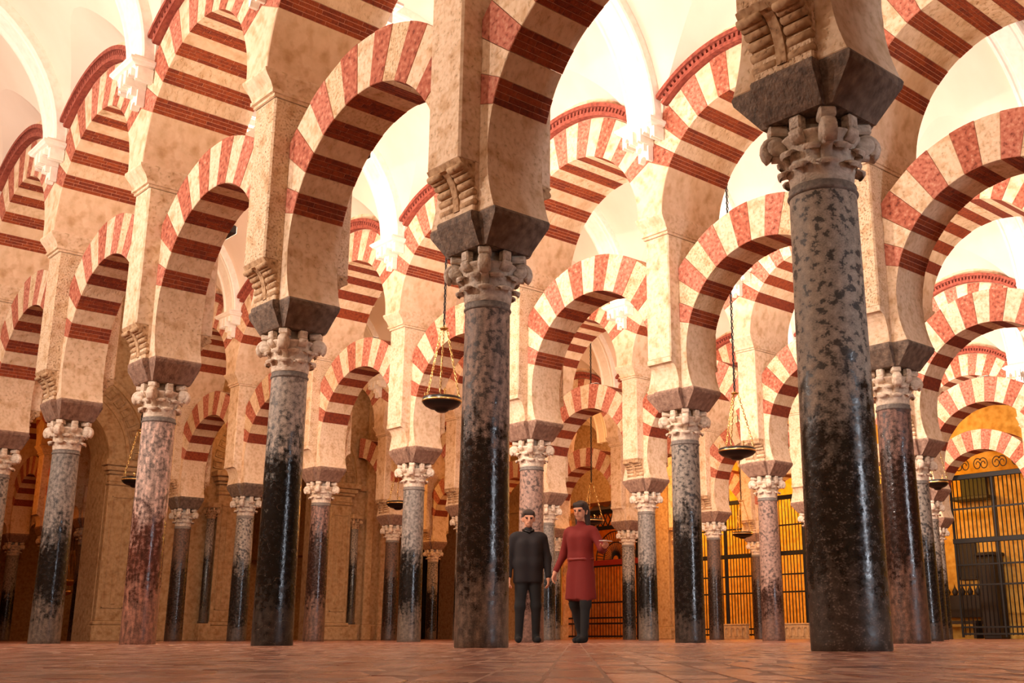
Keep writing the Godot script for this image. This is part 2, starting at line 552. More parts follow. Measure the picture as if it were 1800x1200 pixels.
# rows of reddish tiles laid across the line of sight; the nearest ones are single pieces
func make_floor() -> void:
	var f := structure("floor", Vector3.ZERO, "polished reddish tile floor reflecting the columns")
	var bed := mi(f, "bed", box(Vector3((X0 + X1) / 2, -0.16, (Z0 + Z1) / 2), Vector3(X1 - X0, 0.3, Z1 - Z0), 0.0), M.joint)
	bed.set_meta("label", "mortar joints between the floor tiles")
	# tiles: local frame turned by the camera's heading; a = across the view, b = along it
	var yaw := 0.82594
	var ea := Vector3(-cos(yaw), 0, sin(yaw))
	var eb := Vector3(sin(yaw), 0, cos(yaw))
	var org := Vector3(-3.4951, 0, -5.2324)
	var tw := 0.242
	var tl := 0.118
	var rg := RandomNumberGenerator.new()
	rg.seed = 5
	# single tiles
	var single := []
	for v in 6:
		var st := begin()
		var tilt := Vector3(rg.randf_range(-0.6, 0.6), 0, rg.randf_range(-0.6, 0.6)) * 0.003
		tile_to(st, Vector3.ZERO, Vector3(1, 0, 0), Vector3(0, 0, 1), tl, tw, tilt)
		single.append(done(st))
	var far := []
	for k in 4: far.append(begin())
	var n_single := 0
	for q in range(-135, 136):
		var a := q * tl + rg.randf_range(-0.003, 0.003)
		var start := 1.5 + rg.randf() * tw
		for r in 60:
			var b := start + r * tw
			if b > 15.0: break
			if absf(a + 0.052 * b) > 0.92 * b + 0.15: continue
			var p := org + ea * a + eb * b
			if p.z < Z0 + 0.2: continue
			if absf(a + 0.052 * b) < 0.50 * b + 0.05 and b < 3.15 and n_single < 300:
				n_single += 1
				var o := mi(f, "tile", single[rg.randi() % 6], M["tile_%d" % (rg.randi() % 4)], p)
				o.basis = Basis(-ea, Vector3.UP, eb) if (-ea).cross(Vector3.UP).dot(eb) > 0 else Basis(ea, Vector3.UP, eb)
			else:
				var tilt := Vector3(rg.randf_range(-0.6, 0.6), 0, rg.randf_range(-0.6, 0.6)) * 0.003
				tile_to(far[rg.randi() % 4], p, ea, eb, tl, tw, tilt)
	for k in 4:
		var o := mi(f, "tiles", done(far[k]), M["tile_%d" % k])
		o.set_meta("kind", "stuff")
	# beyond them the pieces cannot be told apart
	var at := func(a: float, b: float, y: float) -> Vector3: return org + ea * a + eb * b + Vector3(0, y, 0)
	var e0 := func(b: float) -> float: return -(0.92 * b + 0.15) - 0.052 * b
	var e1 := func(b: float) -> float: return 0.92 * b + 0.15 - 0.052 * b
	var sheet := begin()
	for q in [[[-60.0, -20.0], [60.0, -20.0], [60.0, 1.5], [-60.0, 1.5]], [[-60.0, 15.0], [60.0, 15.0], [60.0, 70.0], [-60.0, 70.0]],
		[[-60.0, 1.5], [e0.call(1.5), 1.5], [e0.call(15.0), 15.0], [-60.0, 15.0]], [[e1.call(1.5), 1.5], [60.0, 1.5], [60.0, 15.0], [e1.call(15.0), 15.0]]]:
		var poly := PackedVector2Array()
		for p in q:
			var w: Vector3 = at.call(p[0], p[1], 0.0)
			poly.append(Vector2(w.x, w.z))
		var room := PackedVector2Array([Vector2(X0, Z0), Vector2(X1, Z0), Vector2(X1, Z1), Vector2(X0, Z1)])
		for got in Geometry2D.intersect_polygons(poly, room):
			for k in range(1, got.size() - 1):
				facing(sheet, Vector3(got[0].x, 0, got[0].y), Vector3(got[k].x, 0, got[k].y), Vector3(got[k + 1].x, 0, got[k + 1].y), Vector3(got[0].x, 0, got[0].y), Vector3.UP)
	var far_floor := mi(f, "paving", done(sheet), M.tile_far)
	far_floor.set_meta("kind", "stuff")
	var fill := begin()
	facing(fill, at.call(e0.call(1.5), 1.5, -0.0003), at.call(e1.call(1.5), 1.5, -0.0003), at.call(e1.call(15.0), 15.0, -0.0003), at.call(e0.call(15.0), 15.0, -0.0003), Vector3.UP)
	mi(f, "mortar_bed", done(fill), M.joint)

func tile_to(st: SurfaceTool, p: Vector3, ea: Vector3, eb: Vector3, la: float, lb: float, tilt: Vector3) -> void:
	var g := 0.0025
	var ha := la / 2 - g
	var hb := lb / 2 - g
	var top := []
	var bot := []
	for s in [[-1, -1], [1, -1], [1, 1], [-1, 1]]:
		var y: float = tilt.x * s[0] + tilt.z * s[1]
		top.append(p + ea * (ha - 0.002) * s[0] + eb * (hb - 0.002) * s[1] + Vector3(0, y * 0.5, 0))
		bot.append(p + ea * ha * s[0] + eb * hb * s[1] + Vector3(0, -0.006, 0))
	facing(st, top[0], top[1], top[2], top[3], Vector3.UP)
	for k in 4:
		var j := (k + 1) % 4
		facing(st, bot[k], bot[j], top[j], top[k], (bot[k] + bot[j]) / 2 - p)

# ---------------------------------------------------------------- vaults
func make_vaults() -> void:
	var zc := W / 2
	var r := W / 2 - UT
	var rl := S / 2 - 0.28
	# barrel between its lunettes, one bay, centred on x = 0, z from 0 (arcade axis) to W
	var st := begin(true)
	var nx := 24
	var nt := 24
	var t_of := func(x: float) -> float:
		var cs := sqrt(maxf(0.0, 1.0 - (x / rl) * (x / rl))) if absf(x) < rl else 0.0
		var lo := 0.0
		var hi := PI / 2
		for k in 30:
			var m := (lo + hi) / 2
			if r * sin(m) < (1.02 + 0.86 * r * (1.0 - cos(m))) * cs: lo = m
			else: hi = m
		return lo
	var pt := func(x: float, t: float) -> Vector3:
		return Vector3(x, VS + r * sin(t), zc - r * cos(t))
	var xs := []
	xs.append(-S / 2)
	for k in nx + 1: xs.append(-rl * cos(PI * k / nx))
	xs.append(S / 2)
	for k in xs.size() - 1:
		var xa: float = xs[k]
		var xb: float = xs[k + 1]
		var ta: float = t_of.call(xa)
		var tb: float = t_of.call(xb)
		for q in nt:
			var f0 := float(q) / nt
			var f1 := float(q + 1) / nt
			quad(st, pt.call(xa, lerpf(ta, PI - ta, f0)), pt.call(xb, lerpf(tb, PI - tb, f0)), pt.call(xb, lerpf(tb, PI - tb, f1)), pt.call(xa, lerpf(ta, PI - ta, f1)))
	var barrel := done(st)
	# lunettes
	st = begin(true)
	for side in 2:
		for k in nx:
			var xa := -rl * cos(PI * k / nx)
			var xb := -rl * cos(PI * (k + 1) / nx)
			var a: Vector3 = pt.call(xa, t_of.call(xa))
			var b: Vector3 = pt.call(xb, t_of.call(xb))
			var a0 := Vector3(a.x, VS + (1.02 - 0.14) * sqrt(maxf(0.0, 1.0 - (xa / rl) * (xa / rl))), 0.45)
			var b0 := Vector3(b.x, VS + (1.02 - 0.14) * sqrt(maxf(0.0, 1.0 - (xb / rl) * (xb / rl))), 0.45)
			if side == 1:
				for v in [0]:
					a.z = W - a.z; b.z = W - b.z; a0.z = W - 0.45; b0.z = W - 0.45
			for q in 4:
				quad(st, a0.lerp(a, q / 4.0), b0.lerp(b, q / 4.0), b0.lerp(b, (q + 1) / 4.0), a0.lerp(a, (q + 1) / 4.0))
	var lun := done(st)
	# rib with two raised edges
	var prof := [Vector2(-0.275, 0.02), Vector2(-0.275, -0.13), Vector2(-0.255, -0.155), Vector2(-0.215, -0.155), Vector2(-0.195, -0.13), Vector2(-0.15, -0.12), Vector2(-0.13, -0.135), Vector2(0.13, -0.135), Vector2(0.15, -0.12), Vector2(0.195, -0.13), Vector2(0.215, -0.155), Vector2(0.255, -0.155), Vector2(0.275, -0.13), Vector2(0.275, 0.02)]
	st = begin()
	var nr := 40
	for k in nr:
		var t0 := PI * k / nr
		var t1 := PI * (k + 1) / nr
		for q in prof.size() - 1:
			var p0: Vector2 = prof[q]
			var p1: Vector2 = prof[q + 1]
			var v := func(p: Vector2, t: float) -> Vector3: return Vector3(p.x, VS + (r + p.y) * sin(t), zc - (r + p.y) * cos(t))
			quad(st, v.call(p0, t0), v.call(p1, t0), v.call(p1, t1), v.call(p0, t1))
	var rib := done(st)
	for j in range(-1, 4):
		var who: String = ["nearest aisle", "second aisle", "third aisle", "fourth aisle", "fifth aisle"][j + 1]
		var top := structure("ceiling", Vector3(0, 0, j * W), "cream plaster vaults with white ribs over the " + who)
		var i0 := -3 if j < 1 else -2
		for i in range(i0, 13):
			mi(top, "vault", barrel, M.vault, Vector3((i + 0.5) * S, 0, 0))
			mi(top, "lunette", lun, M.vault, Vector3((i + 0.5) * S, 0, 0))
			mi(top, "rib", rib, M.stucco, Vector3(i * S, 0, 0))
# ---------------------------------------------------------------- columns, pillars, arches
const ROW := ["nearest arcade", "second arcade", "third arcade", "fourth arcade", "rearmost arcade"]
const NTH := ["first", "second", "third", "fourth", "fifth", "sixth", "seventh", "eighth", "ninth", "tenth", "eleventh", "twelfth", "thirteenth"]

func span_of(j: int) -> Array:
	match j:
		0: return [-1, 0, 1, 2, 3, 4, 5, 6, 7]
		1: return [0, 1, 2, 3, 4, 5, 6, 7, 9, 10, 11, 12]
		2: return [1, 2, 3, 4, 5, 6, 7, 9, 10, 11, 12]
		3: return [2, 3, 4, 5, 6, 7, 8, 9, 10, 11]
		_: return [3, 4, 5, 6, 7]

func place(i: int, j: int) -> String:
	var n := i - j
	if n < 0: return "outside the right edge, %s" % ROW[j]
	return "%s from right, %s" % [NTH[n], ROW[j]]

func make_arcades() -> void:
	make_capital_meshes()
	make_pillar_meshes()
	make_arch_meshes()
	for j in 5:
		var is_ := span_of(j)
		for i in is_:
			make_column(i, j)
			make_pillar(i, j)
			make_bracket(i, j, -1)
			if j == 1 or j == 0: make_bracket(i, j, 1)
			if is_.has(i + 1) or (j in [0, 1, 2] and i == 7): make_bay(i, j)
		make_spandrels(j)

# the wall above the upper arches
func make_spandrels(j: int) -> void:
	var w := structure("wall_upper", Vector3(0, 0, j * W), "cream wall above the upper arches of the " + ROW[j])
	if not C.has("spandrel"):
		var p := PackedVector2Array([Vector2(S / 2, 9.9), Vector2(-S / 2, 9.9)])
		var a := acos(S / 2 / UO)
		for k in 25:
			var t := PI - a - (PI - 2 * a) * k / 24.0
			p.append(Vector2(cos(t) * UO, UC + sin(t) * UO))
		C.spandrel = extrude(p, -UT + 0.03, UT - 0.03, 0.0)
		var hp := PackedVector2Array()
		for q in p:
			if q.x < 0.01: hp.append(q)
		hp.insert(0, Vector2(0, 9.9))
		C.spandrel_half = extrude(hp, -UT + 0.03, UT - 0.03, 0.0)
	for i in span_of(j):
		if span_of(j).has(i + 1) or (j in [0, 1, 2] and i == 7): mi(w, "spandrel", C.spandrel_half if i == 7 and j < 3 else C.spandrel, M.plaster, Vector3((i + 0.5) * S, 0, 0))
	if j == 4:
		slab(w, "masonry", Vector3(24.2, 4.9, -0.4), Vector3(42, 9.9, 0.4), M.sandstone)
	if j == 3:
		slab(w, "masonry", Vector3(35.2, 3.3, -0.4), Vector3(42, 9.9, 0.4), M.sandstone)

const LOOK := {
	"0:-1": ["umber", "dark brown-black"], "0:0": ["granite", "mottled grey and black granite"], "0:1": ["umber", "dark umber stone"], "0:2": ["black_veined", "black marble white-veined"], "0:3": ["rose", "rose-brown marble"], "0:4": ["slate", "black stone with grey top"], "0:5": ["grey_dark", "grey stone"],
	"1:1": ["liver", "dark liver-red marble"], "1:2": ["grey_dark", "dark mottled grey stone"], "1:3": ["speckled_pink", "speckled pinkish stone"], "1:4": ["slate", "grey stone with scuffed foot"], "1:5": ["liver", "dark reddish stone"], "1:6": ["grey_dark", "dark grey stone"], "1:7": ["plain_brown", "dull brown stone"],
	"2:2": ["grey_dark", "black-grey stone"], "2:3": ["speckled_pink", "dark speckled stone"], "2:4": ["slate", "grey stone with pale stained foot"], "2:5": ["slate", "slender grey stone"], "2:7": ["plain_brown", "brown stone"]}

const RAD := {"0:0": [0.215, 0.196], "0:1": [0.202, 0.178], "0:2": [0.193, 0.176], "0:3": [0.199, 0.190], "0:4": [0.204, 0.177], "1:1": [0.208, 0.188], "1:2": [0.199, 0.186]}

func make_column(i: int, j: int) -> void:
	var key := "%d:%d" % [j, i]
	var look: Array = LOOK.get(key, [["grey_dark", "dark grey stone"], ["plain_brown", "brown stone"], ["slate", "grey stone"]][posmod(i * 2 + j, 3)])
	var at := Vector3(i * S, 0, j * W)
	var t := thing("column", at, "%s column, %s" % [look[1], place(i, j)], "column", "columns of the " + ROW[j])
	var rr: Array = RAD.get(key, [0.194 + 0.008 * ((i * 3 + j) % 3), 0.182])
	var rk := "shaft%.3f_%.3f" % [rr[0], rr[1]]
	if not C.has(rk):
		var rb: float = rr[0]
		var rt: float = rr[1]
		var p := [Vector2(0.0, 0.0), Vector2(rb - 0.004, 0.0), Vector2(rb, 0.006), Vector2(rb, 0.05)]
		for k in range(1, 13): p.append(Vector2(lerpf(rb, rt, pow(k / 12.0, 1.15)), 0.05 + (SHAFT - 0.11) * k / 12.0))
		C[rk] = lathe(p, 40, true)
		C[rk + "c"] = lathe([Vector2(rt - 0.01, SHAFT - 0.062), Vector2(rt + 0.006, SHAFT - 0.058), Vector2(rt + 0.013, SHAFT - 0.045), Vector2(rt + 0.006, SHAFT - 0.031), Vector2(rt + 0.002, SHAFT - 0.026), Vector2(rt + 0.003, SHAFT), Vector2(0.0, SHAFT)], 40, true)
	# the seam of the grain looks away from the camera
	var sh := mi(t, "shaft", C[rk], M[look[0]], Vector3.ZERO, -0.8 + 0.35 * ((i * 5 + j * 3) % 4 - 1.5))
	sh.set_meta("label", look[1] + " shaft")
	mi(t, "collar", C[rk + "c"], M.collar_stone)
	var warm: Material = M.marble_grey if (j == 0 and i < 2) or (j == 1 and i > 5) else M.marble_warm
	var cap := mi(t, "capital", C.bell, warm)
	cap.position.y = SHAFT
	var near := at.distance_to(Vector3(-3.5, 0, -5.2)) < 24.0
	if near:
		for k in 8:
			mi(cap, "leaf", C.leaf_low, warm, Vector3.ZERO, TAU * k / 8)
			mi(cap, "leaf", C.leaf_high, warm, Vector3.ZERO, TAU * (k + 0.5) / 8)
		for k in 4:
			mi(cap, "volute", C.volute, warm, Vector3.ZERO, TAU * k / 4 + PI / 4)
			mi(cap, "boss", C.boss, warm, Vector3.ZERO, TAU * k / 4)
	else:
		mi(cap, "carving", C.carving, warm)
	var im: Material = M.impost_dark if j == 0 and i <= 2 or key in ["1:1", "1:7", "1:6"] else M.impost_brown
	mi(t, "impost", C.impost, im)

func make_capital_meshes() -> void:
	C.bell = lathe([Vector2(0.0, 0.0), Vector2(0.182, 0.0), Vector2(0.186, 0.02), Vector2(0.184, 0.12), Vector2(0.188, 0.20), Vector2(0.205, 0.26), Vector2(0.232, 0.29), Vector2(0.24, 0.302), Vector2(0.232, 0.312), Vector2(0.16, 0.318), Vector2(0.15, 0.41), Vector2(0.0, 0.41)], 32)
	C.leaf_low = leaf(0.0, 0.115, 0.066, 0.062)
	C.leaf_high = leaf(0.09, 0.215, 0.062, 0.064)
	# volute: a fat scroll standing out on the diagonal, with a stalk down to the bell and a block up to the impost
	var st := begin(true)
	var path := []
	var rad := []
	for k in 15:
		var a := deg_to_rad(-60.0 + 330.0 * k / 14)
		var q := lerpf(0.080, 0.024, k / 14.0)
		path.append(Vector3(0.262 + cos(a) * q, 0.268 + sin(a) * q, 0))
		rad.append(lerpf(0.030, 0.020, k / 14.0))
	band_to(st, path, 0.045, rad)
	band_to(st, [Vector3(0.175, 0.12, 0), Vector3(0.20, 0.19, 0), Vector3(0.245, 0.215, 0), Vector3(0.29, 0.21, 0)], 0.034, [0.02, 0.026, 0.028, 0.024])
	tube_to(st, [Vector3(0.262, 0.268, -0.05), Vector3(0.262, 0.268, -0.045), Vector3(0.262, 0.268, 0.045), Vector3(0.262, 0.268, 0.05)], [0.03, 0.058, 0.058, 0.03], 12)
	st.set_smooth_group(-1)
	box_to(st, Vector3(0.245, 0.378, 0), Vector3(0.12, 0.065, 0.10), 0.012)
	C.volute = done(st)
	# boss: block in the middle of each face below the impost
	st = begin(true)
	band_to(st, [Vector3(0.205, 0.25, 0), Vector3(0.232, 0.285, 0), Vector3(0.238, 0.31, 0), Vector3(0.225, 0.325, 0)], 0.05, [0.010, 0.018, 0.02, 0.014])
	st.set_smooth_group(-1)
	box_to(st, Vector3(0.215, 0.365, 0), Vector3(0.07, 0.09, 0.085), 0.012)
	C.boss = done(st)
	st = SurfaceTool.new()
	st.begin(Mesh.PRIMITIVE_TRIANGLES)
	for k in 8:
		st.append_from(C.leaf_low, 0, Transform3D(Basis(Vector3.UP, TAU * k / 8), Vector3.ZERO))
		st.append_from(C.leaf_high, 0, Transform3D(Basis(Vector3.UP, TAU * (k + 0.5) / 8), Vector3.ZERO))
	for k in 4:
		st.append_from(C.volute, 0, Transform3D(Basis(Vector3.UP, TAU * k / 4 + PI / 4), Vector3.ZERO))
		st.append_from(C.boss, 0, Transform3D(Basis(Vector3.UP, TAU * k / 4), Vector3.ZERO))
	C.carving = st.commit()
	# impost: a cross-shaped block that widens upwards
	var rings := [[CAP, 0.255, 0.225, 0.255, 0.205], [CAP + 0.02, 0.27, 0.23, 0.27, 0.21], [CAP + 0.20, 0.42, 0.278, 0.355, 0.222], [IMP - 0.02, 0.43, 0.283, 0.36, 0.224], [IMP, 0.42, 0.28, 0.35, 0.22]]
	st = begin()
	var rows := []
	for g in rings:
		var y: float = g[0]
		var ux: float = g[1]
		var wz: float = g[2]
		var vz: float = g[3]
		var wx: float = g[4]
		rows.append([Vector3(ux, y, -wz), Vector3(ux, y, wz), Vector3(wx, y, wz), Vector3(wx, y, vz), Vector3(-wx, y, vz), Vector3(-wx, y, wz), Vector3(-ux, y, wz), Vector3(-ux, y, -wz), Vector3(-wx, y, -wz), Vector3(-wx, y, -vz), Vector3(wx, y, -vz), Vector3(wx, y, -wz)])
	for k in rows.size() - 1:
		for q in 12:
			var a: Vector3 = rows[k][q]
			var b: Vector3 = rows[k][(q + 1) % 12]
			quad(st, b, a, rows[k + 1][q], rows[k + 1][(q + 1) % 12])
	for top in [0, rows.size() - 1]:
		var rw: Array = rows[top]
		var mid := Vector3(0, rw[0].y, 0)
		for q in 12: facing(st, mid, rw[q], rw[(q + 1) % 12], mid, Vector3.UP if top else Vector3.DOWN)
	C.impost = done(st)

# a band of width 2w in z swept along a path in the x-y plane, with rounded section
func band_to(st: SurfaceTool, path: Array, w: float, th: Array) -> void:
	var prev := []
	for k in path.size():
		var d: Vector3 = (path[mini(k + 1, path.size() - 1)] - path[maxi(k - 1, 0)]).normalized()
		var nrm := Vector3(-d.y, d.x, 0)
		var ring := []
		var h: float = th[k]
		for q in 10:
			var a := TAU * q / 10
			var cz := cos(a)
			var cn := sin(a)
			ring.append(path[k] + Vector3(0, 0, signf(cz) * pow(absf(cz), 0.6) * w) + nrm * signf(cn) * pow(absf(cn), 0.8) * h)
		if k > 0:
			for q in 10: facing(st, prev[q], prev[(q + 1) % 10], ring[(q + 1) % 10], ring[q], (prev[q] + ring[(q + 1) % 10]) / 2 - (path[k] + path[k - 1]) / 2)
		if k == 0 or k == path.size() - 1:
			for q in range(1, 9): facing(st, ring[0], ring[q], ring[q + 1], ring[0], d if k else -d)
		prev = ring

# a plain leaf that hugs the bell and curls out at its tip; it stands along +x
func leaf(y0: float, y1: float, w: float, out: float) -> ArrayMesh:
	var st := begin(true)
	var h := y1 - y0
	var prof := [Vector2(0.186, y0), Vector2(0.192, y0 + h * 0.5), Vector2(0.197, y0 + h * 0.8), Vector2(0.21, y0 + h * 0.97), Vector2(0.197 + out * 0.7, y0 + h * 1.02), Vector2(0.2 + out, y0 + h * 0.93), Vector2(0.198 + out, y0 + h * 0.80)]
	var wid := [1.0, 1.0, 1.0, 0.96, 0.86, 0.72, 0.6]
	var nz := 6
	var outer := []
	var inner := []
	for k in prof.size():
		var a := []
		var b := []
		for q in nz + 1:
			var f := -1.0 + 2.0 * q / nz
			var z: float = f * w * wid[k]
			var r: float = prof[k].x - f * f * 0.012
			var ang := z / 0.19
			a.append(Vector3(cos(ang) * r, prof[k].y - f * f * 0.012 * (k / 6.0), sin(ang) * r))
			var rb: float = r - (0.02 if k < 4 else 0.012)
			b.append(Vector3(cos(ang) * rb, prof[k].y - (0.014 if k > 3 else 0.0), sin(ang) * rb))
		outer.append(a)
		inner.append(b)
	for k in prof.size() - 1:
		for q in nz:
			facing(st, outer[k][q], outer[k][q + 1], outer[k + 1][q + 1], outer[k + 1][q], Vector3(1, 1.0 if k > 2 else 0.0, 0))
			if k > 2: facing(st, inner[k][q], inner[k][q + 1], inner[k + 1][q + 1], inner[k + 1][q], Vector3(0, -1, 0))
		facing(st, outer[k][0], outer[k + 1][0], inner[k + 1][0], inner[k][0], Vector3(0, 0, -1))
		facing(st, outer[k][nz], outer[k + 1][nz], inner[k + 1][nz], inner[k][nz], Vector3(0, 0, 1))
	for q in nz: facing(st, outer[6][q], outer[6][q + 1], inner[6][q + 1], inner[6][q], Vector3(0, -1, 0))
	return done(st)

func make_pillar_meshes() -> void:
	C.pillar = box(Vector3(0, (3.7 + 5.46) / 2, 0), Vector3(PW * 2, 5.46 - 3.7, PD * 2), 0.018)
	C.pillar_foot = box(Vector3(0, (IMP + 3.72) / 2, 0), Vector3(PW * 2 - 0.004, 3.72 - IMP, 0.66), 0.01)
	# springers of the lower arches to both sides
	for sd in [-1, 1]:
		var p := PackedVector2Array()
		var a_end := -rad_to_deg(asin((LC - IMP) / LR))
		var n := 14
		for k in n + 1:
			var a := deg_to_rad(lerpf(a_end, LA, float(k) / n))
			p.append(Vector2(S / 2 - cos(a) * LR, LC + sin(a) * LR))
		p.append(Vector2(PW - 0.01, LC + tan(deg_to_rad(LA)) * (S / 2 - PW + 0.01)))
		p.append(Vector2(PW - 0.01, IMP))
		if sd < 0:
			for k in p.size(): p[k].x = -p[k].x
		C["springer%d" % sd] = extrude(p, -LT, LT, 0.006)
	# upper springer: both sides together
	var u := PackedVector2Array()
	for k in 9:
		var a := deg_to_rad(UA * k / 8.0)
		u.append(Vector2(S / 2 - cos(a) * UR, UC + sin(a) * UR))
	u.append(Vector2(0, UC + tan(deg_to_rad(UA)) * S / 2))
	for k in 9:
		var a := deg_to_rad(UA * (8 - k) / 8.0)
		u.append(Vector2(-S / 2 + cos(a) * UR, UC + sin(a) * UR))
	C.upper_springer = extrude(u, -UT, UT, 0.01)
	# cornice: rings (height, half x, half z)
	var st := begin()
	var g := [[5.45, PW, PD], [5.455, PW + 0.012, PD + 0.02], [5.485, PW + 0.012, PD + 0.02], [5.49, PW + 0.028, PD + 0.05], [5.525, PW + 0.03, PD + 0.052], [5.53, PW + 0.012, PD + 0.04], [5.60, PW + 0.02, PD + 0.075], [5.66, PW + 0.032, PD + 0.125], [5.70, PW + 0.04, PD + 0.15], [5.73, PW + 0.04, PD + 0.15]]
	for k in g.size():
		var a: Array = g[k]
		var ra := [Vector3(-a[1], a[0], -a[2]), Vector3(a[1], a[0], -a[2]), Vector3(a[1], a[0], a[2]), Vector3(-a[1], a[0], a[2])]
		if k == g.size() - 1:
			facing(st, ra[0], ra[1], ra[2], ra[3], Vector3.UP)
			break
		var b: Array = g[k + 1]
		var rb := [Vector3(-b[1], b[0], -b[2]), Vector3(b[1], b[0], -b[2]), Vector3(b[1], b[0], b[2]), Vector3(-b[1], b[0], b[2])]
		for q in 4: facing(st, ra[q], ra[(q + 1) % 4], rb[(q + 1) % 4], rb[q], (ra[q] + ra[(q + 1) % 4]) * Vector3(1, 0, 1))
	C.cornice = done(st)
	# corbel under the pillar: hollow curve, extruded in x. outline in (z, y), towards -z
	var cv := PackedVector2Array([Vector2(0.32, 3.71), Vector2(PD, 3.71), Vector2(PD, 3.665)])
	for k in 9:
		var a := deg_to_rad(90.0 * k / 8)
		cv.append(Vector2(PD - 0.005 - 0.145 * sin(a), 3.345 + 0.30 * cos(a)))
	cv.append(Vector2(0.335, IMP))
	cv.append(Vector2(0.32, IMP))
	st = begin()
	extrude_to(st, st, cv, -PW, PW, 0.006)
	C.hollow = turned(done(st))
	var cr := PackedVector2Array()
	for p in cv: cr.append(p if p.y > 3.68 else Vector2(maxf(0.32, p.x - 0.028), p.y))
	st = begin()
	extrude_to(st, st, cr, -PW, PW, 0.004)
	C.hollow_thin = turned(done(st))
	# rolls lying in the hollow
	C.rolls = []
	for k in 6:
		var a := deg_to_rad(90.0 * (k + 0.2) / 5.6)
		var at := Vector3(0, 3.345 + 0.30 * cos(a), -(PD - 0.025 - 0.145 * sin(a)))
		st = begin(true)
		for half in [-1.0, 1.0]:
			tube_to(st, [at + Vector3(half * 0.045, 0, 0), at + Vector3(half * 0.052, 0, 0), at + Vector3(half * (PW + 0.001), 0, 0), at + Vector3(half * (PW + 0.006), 0, 0)], [0.022, 0.030, 0.030, 0.012], 10)
		C.rolls.append(done(st))
	st = begin()
	for k in 7:
		var a := deg_to_rad(90.0 * k / 7)
		var b := deg_to_rad(90.0 * (k + 1) / 7)
		var p0 := Vector3(0, 3.345 + 0.30 * cos(a), -(PD + 0.002 - 0.145 * sin(a)))
		var p1 := Vector3(0, 3.345 + 0.30 * cos(b), -(PD + 0.002 - 0.145 * sin(b)))
		facing(st, p0 + Vector3(-0.035, 0, 0), p0 + Vector3(0.035, 0, 0), p1 + Vector3(0.035, 0, 0), p1 + Vector3(-0.035, 0, 0), Vector3(0, -0.5, -1))
		for sx in [-1.0, 1.0]: facing(st, p0 + Vector3(0.035 * sx, 0, 0), p1 + Vector3(0.035 * sx, 0, 0), p1 + Vector3(0.04 * sx, 0.01, 0.05), p0 + Vector3(0.04 * sx, 0.01, 0.05), Vector3(sx, 0, 0))
	C.strap = done(st)
	# bracket of the vault rib
	C.br_mould = bracket_mould()
	C.br_drops = []
	var drops := [[Vector3(-0.27, 6.865, -0.10), Vector3(0.085, 0.17, 0.20)], [Vector3(0.27, 6.865, -0.10), Vector3(0.085, 0.17, 0.20)], [Vector3(-0.17, 6.90, -0.125), Vector3(0.10, 0.10, 0.25)], [Vector3(0.17, 6.90, -0.125), Vector3(0.10, 0.10, 0.25)], [Vector3(-0.075, 6.85, -0.135), Vector3(0.075, 0.20, 0.27)], [Vector3(0.075, 6.85, -0.135), Vector3(0.075, 0.20, 0.27)], [Vector3(0, 6.80, -0.085), Vector3(0.15, 0.28, 0.17)], [Vector3(0, 6.64, -0.05), Vector3(0.20, 0.22, 0.10)]]
	for d in drops: C.br_drops.append(drop(d[0], d[1]))

# swap so that an outline drawn in (z, y) and pushed along x stands towards -z
func turned(m: ArrayMesh) -> ArrayMesh:
	var st := SurfaceTool.new()
	st.begin(Mesh.PRIMITIVE_TRIANGLES)
	st.append_from(m, 0, Transform3D(Basis(Vector3.UP, PI / 2), Vector3.ZERO))
	return st.commit()

func bracket_mould() -> ArrayMesh:
	var st := begin()
	var g := [[6.93, 0.27, 0.20], [6.95, 0.29, 0.23], [6.97, 0.29, 0.23], [6.985, 0.33, 0.28], [7.01, 0.345, 0.30], [7.02, 0.36, 0.315], [7.05, 0.36, 0.315], [7.055, 0.32, 0.27], [7.10, 0.30, 0.25]]
	for k in g.size() - 1:
		var a: Array = g[k]
		var b: Array = g[k + 1]
		var ra := [Vector3(-a[1], a[0], 0), Vector3(-a[1], a[0], -a[2]), Vector3(a[1], a[0], -a[2]), Vector3(a[1], a[0], 0)]
		var rb := [Vector3(-b[1], b[0], 0), Vector3(-b[1], b[0], -b[2]), Vector3(b[1], b[0], -b[2]), Vector3(b[1], b[0], 0)]
		for q in 3: facing(st, ra[q], ra[q + 1], rb[q + 1], rb[q], (ra[q] + ra[q + 1]) * Vector3(1, 0, 1))
		if k == 0: facing(st, ra[0], ra[1], ra[2], ra[3], Vector3.DOWN)
		if k == g.size() - 2: facing(st, rb[0], rb[1], rb[2], rb[3], Vector3.UP)
	return done(st)

# a stepped pendant piece with a hollow cut under its foot
func drop(c_: Vector3, s: Vector3) -> ArrayMesh:
	var h := s / 2
	var p := PackedVector2Array([Vector2(-h.x, h.y), Vector2(-h.x, -h.y)])
	for k in 5:
		var a := PI - PI * k / 4
		p.append(Vector2(cos(a) * h.x * 0.62, -h.y + sin(a) * h.x * 0.75))
	p.append_array(PackedVector2Array([Vector2(h.x, -h.y), Vector2(h.x, h.y)]))
	var st := begin()
	extrude_to(st, st, p, -h.z, h.z, 0.004)
	var m := done(st)
	var out := SurfaceTool.new()
	out.begin(Mesh.PRIMITIVE_TRIANGLES)
	out.append_from(m, 0, Transform3D(Basis.IDENTITY, c_))
	return out.commit()

func make_bracket(i: int, j: int, side: int) -> void:
	var t := thing("vault_bracket", Vector3(i * S, 0, j * W + side * (UT + 0.004)), "white stucco vault bracket%s, %s" % ["" if side < 0 else " facing away", place(i, j)], "bracket", "stucco brackets of the vault ribs", 0.0 if side < 0 else PI)
	mi(t, "moulding", C.br_mould, M.stucco)
	for d in C.br_drops: mi(t, "pendant", d, M.stucco)

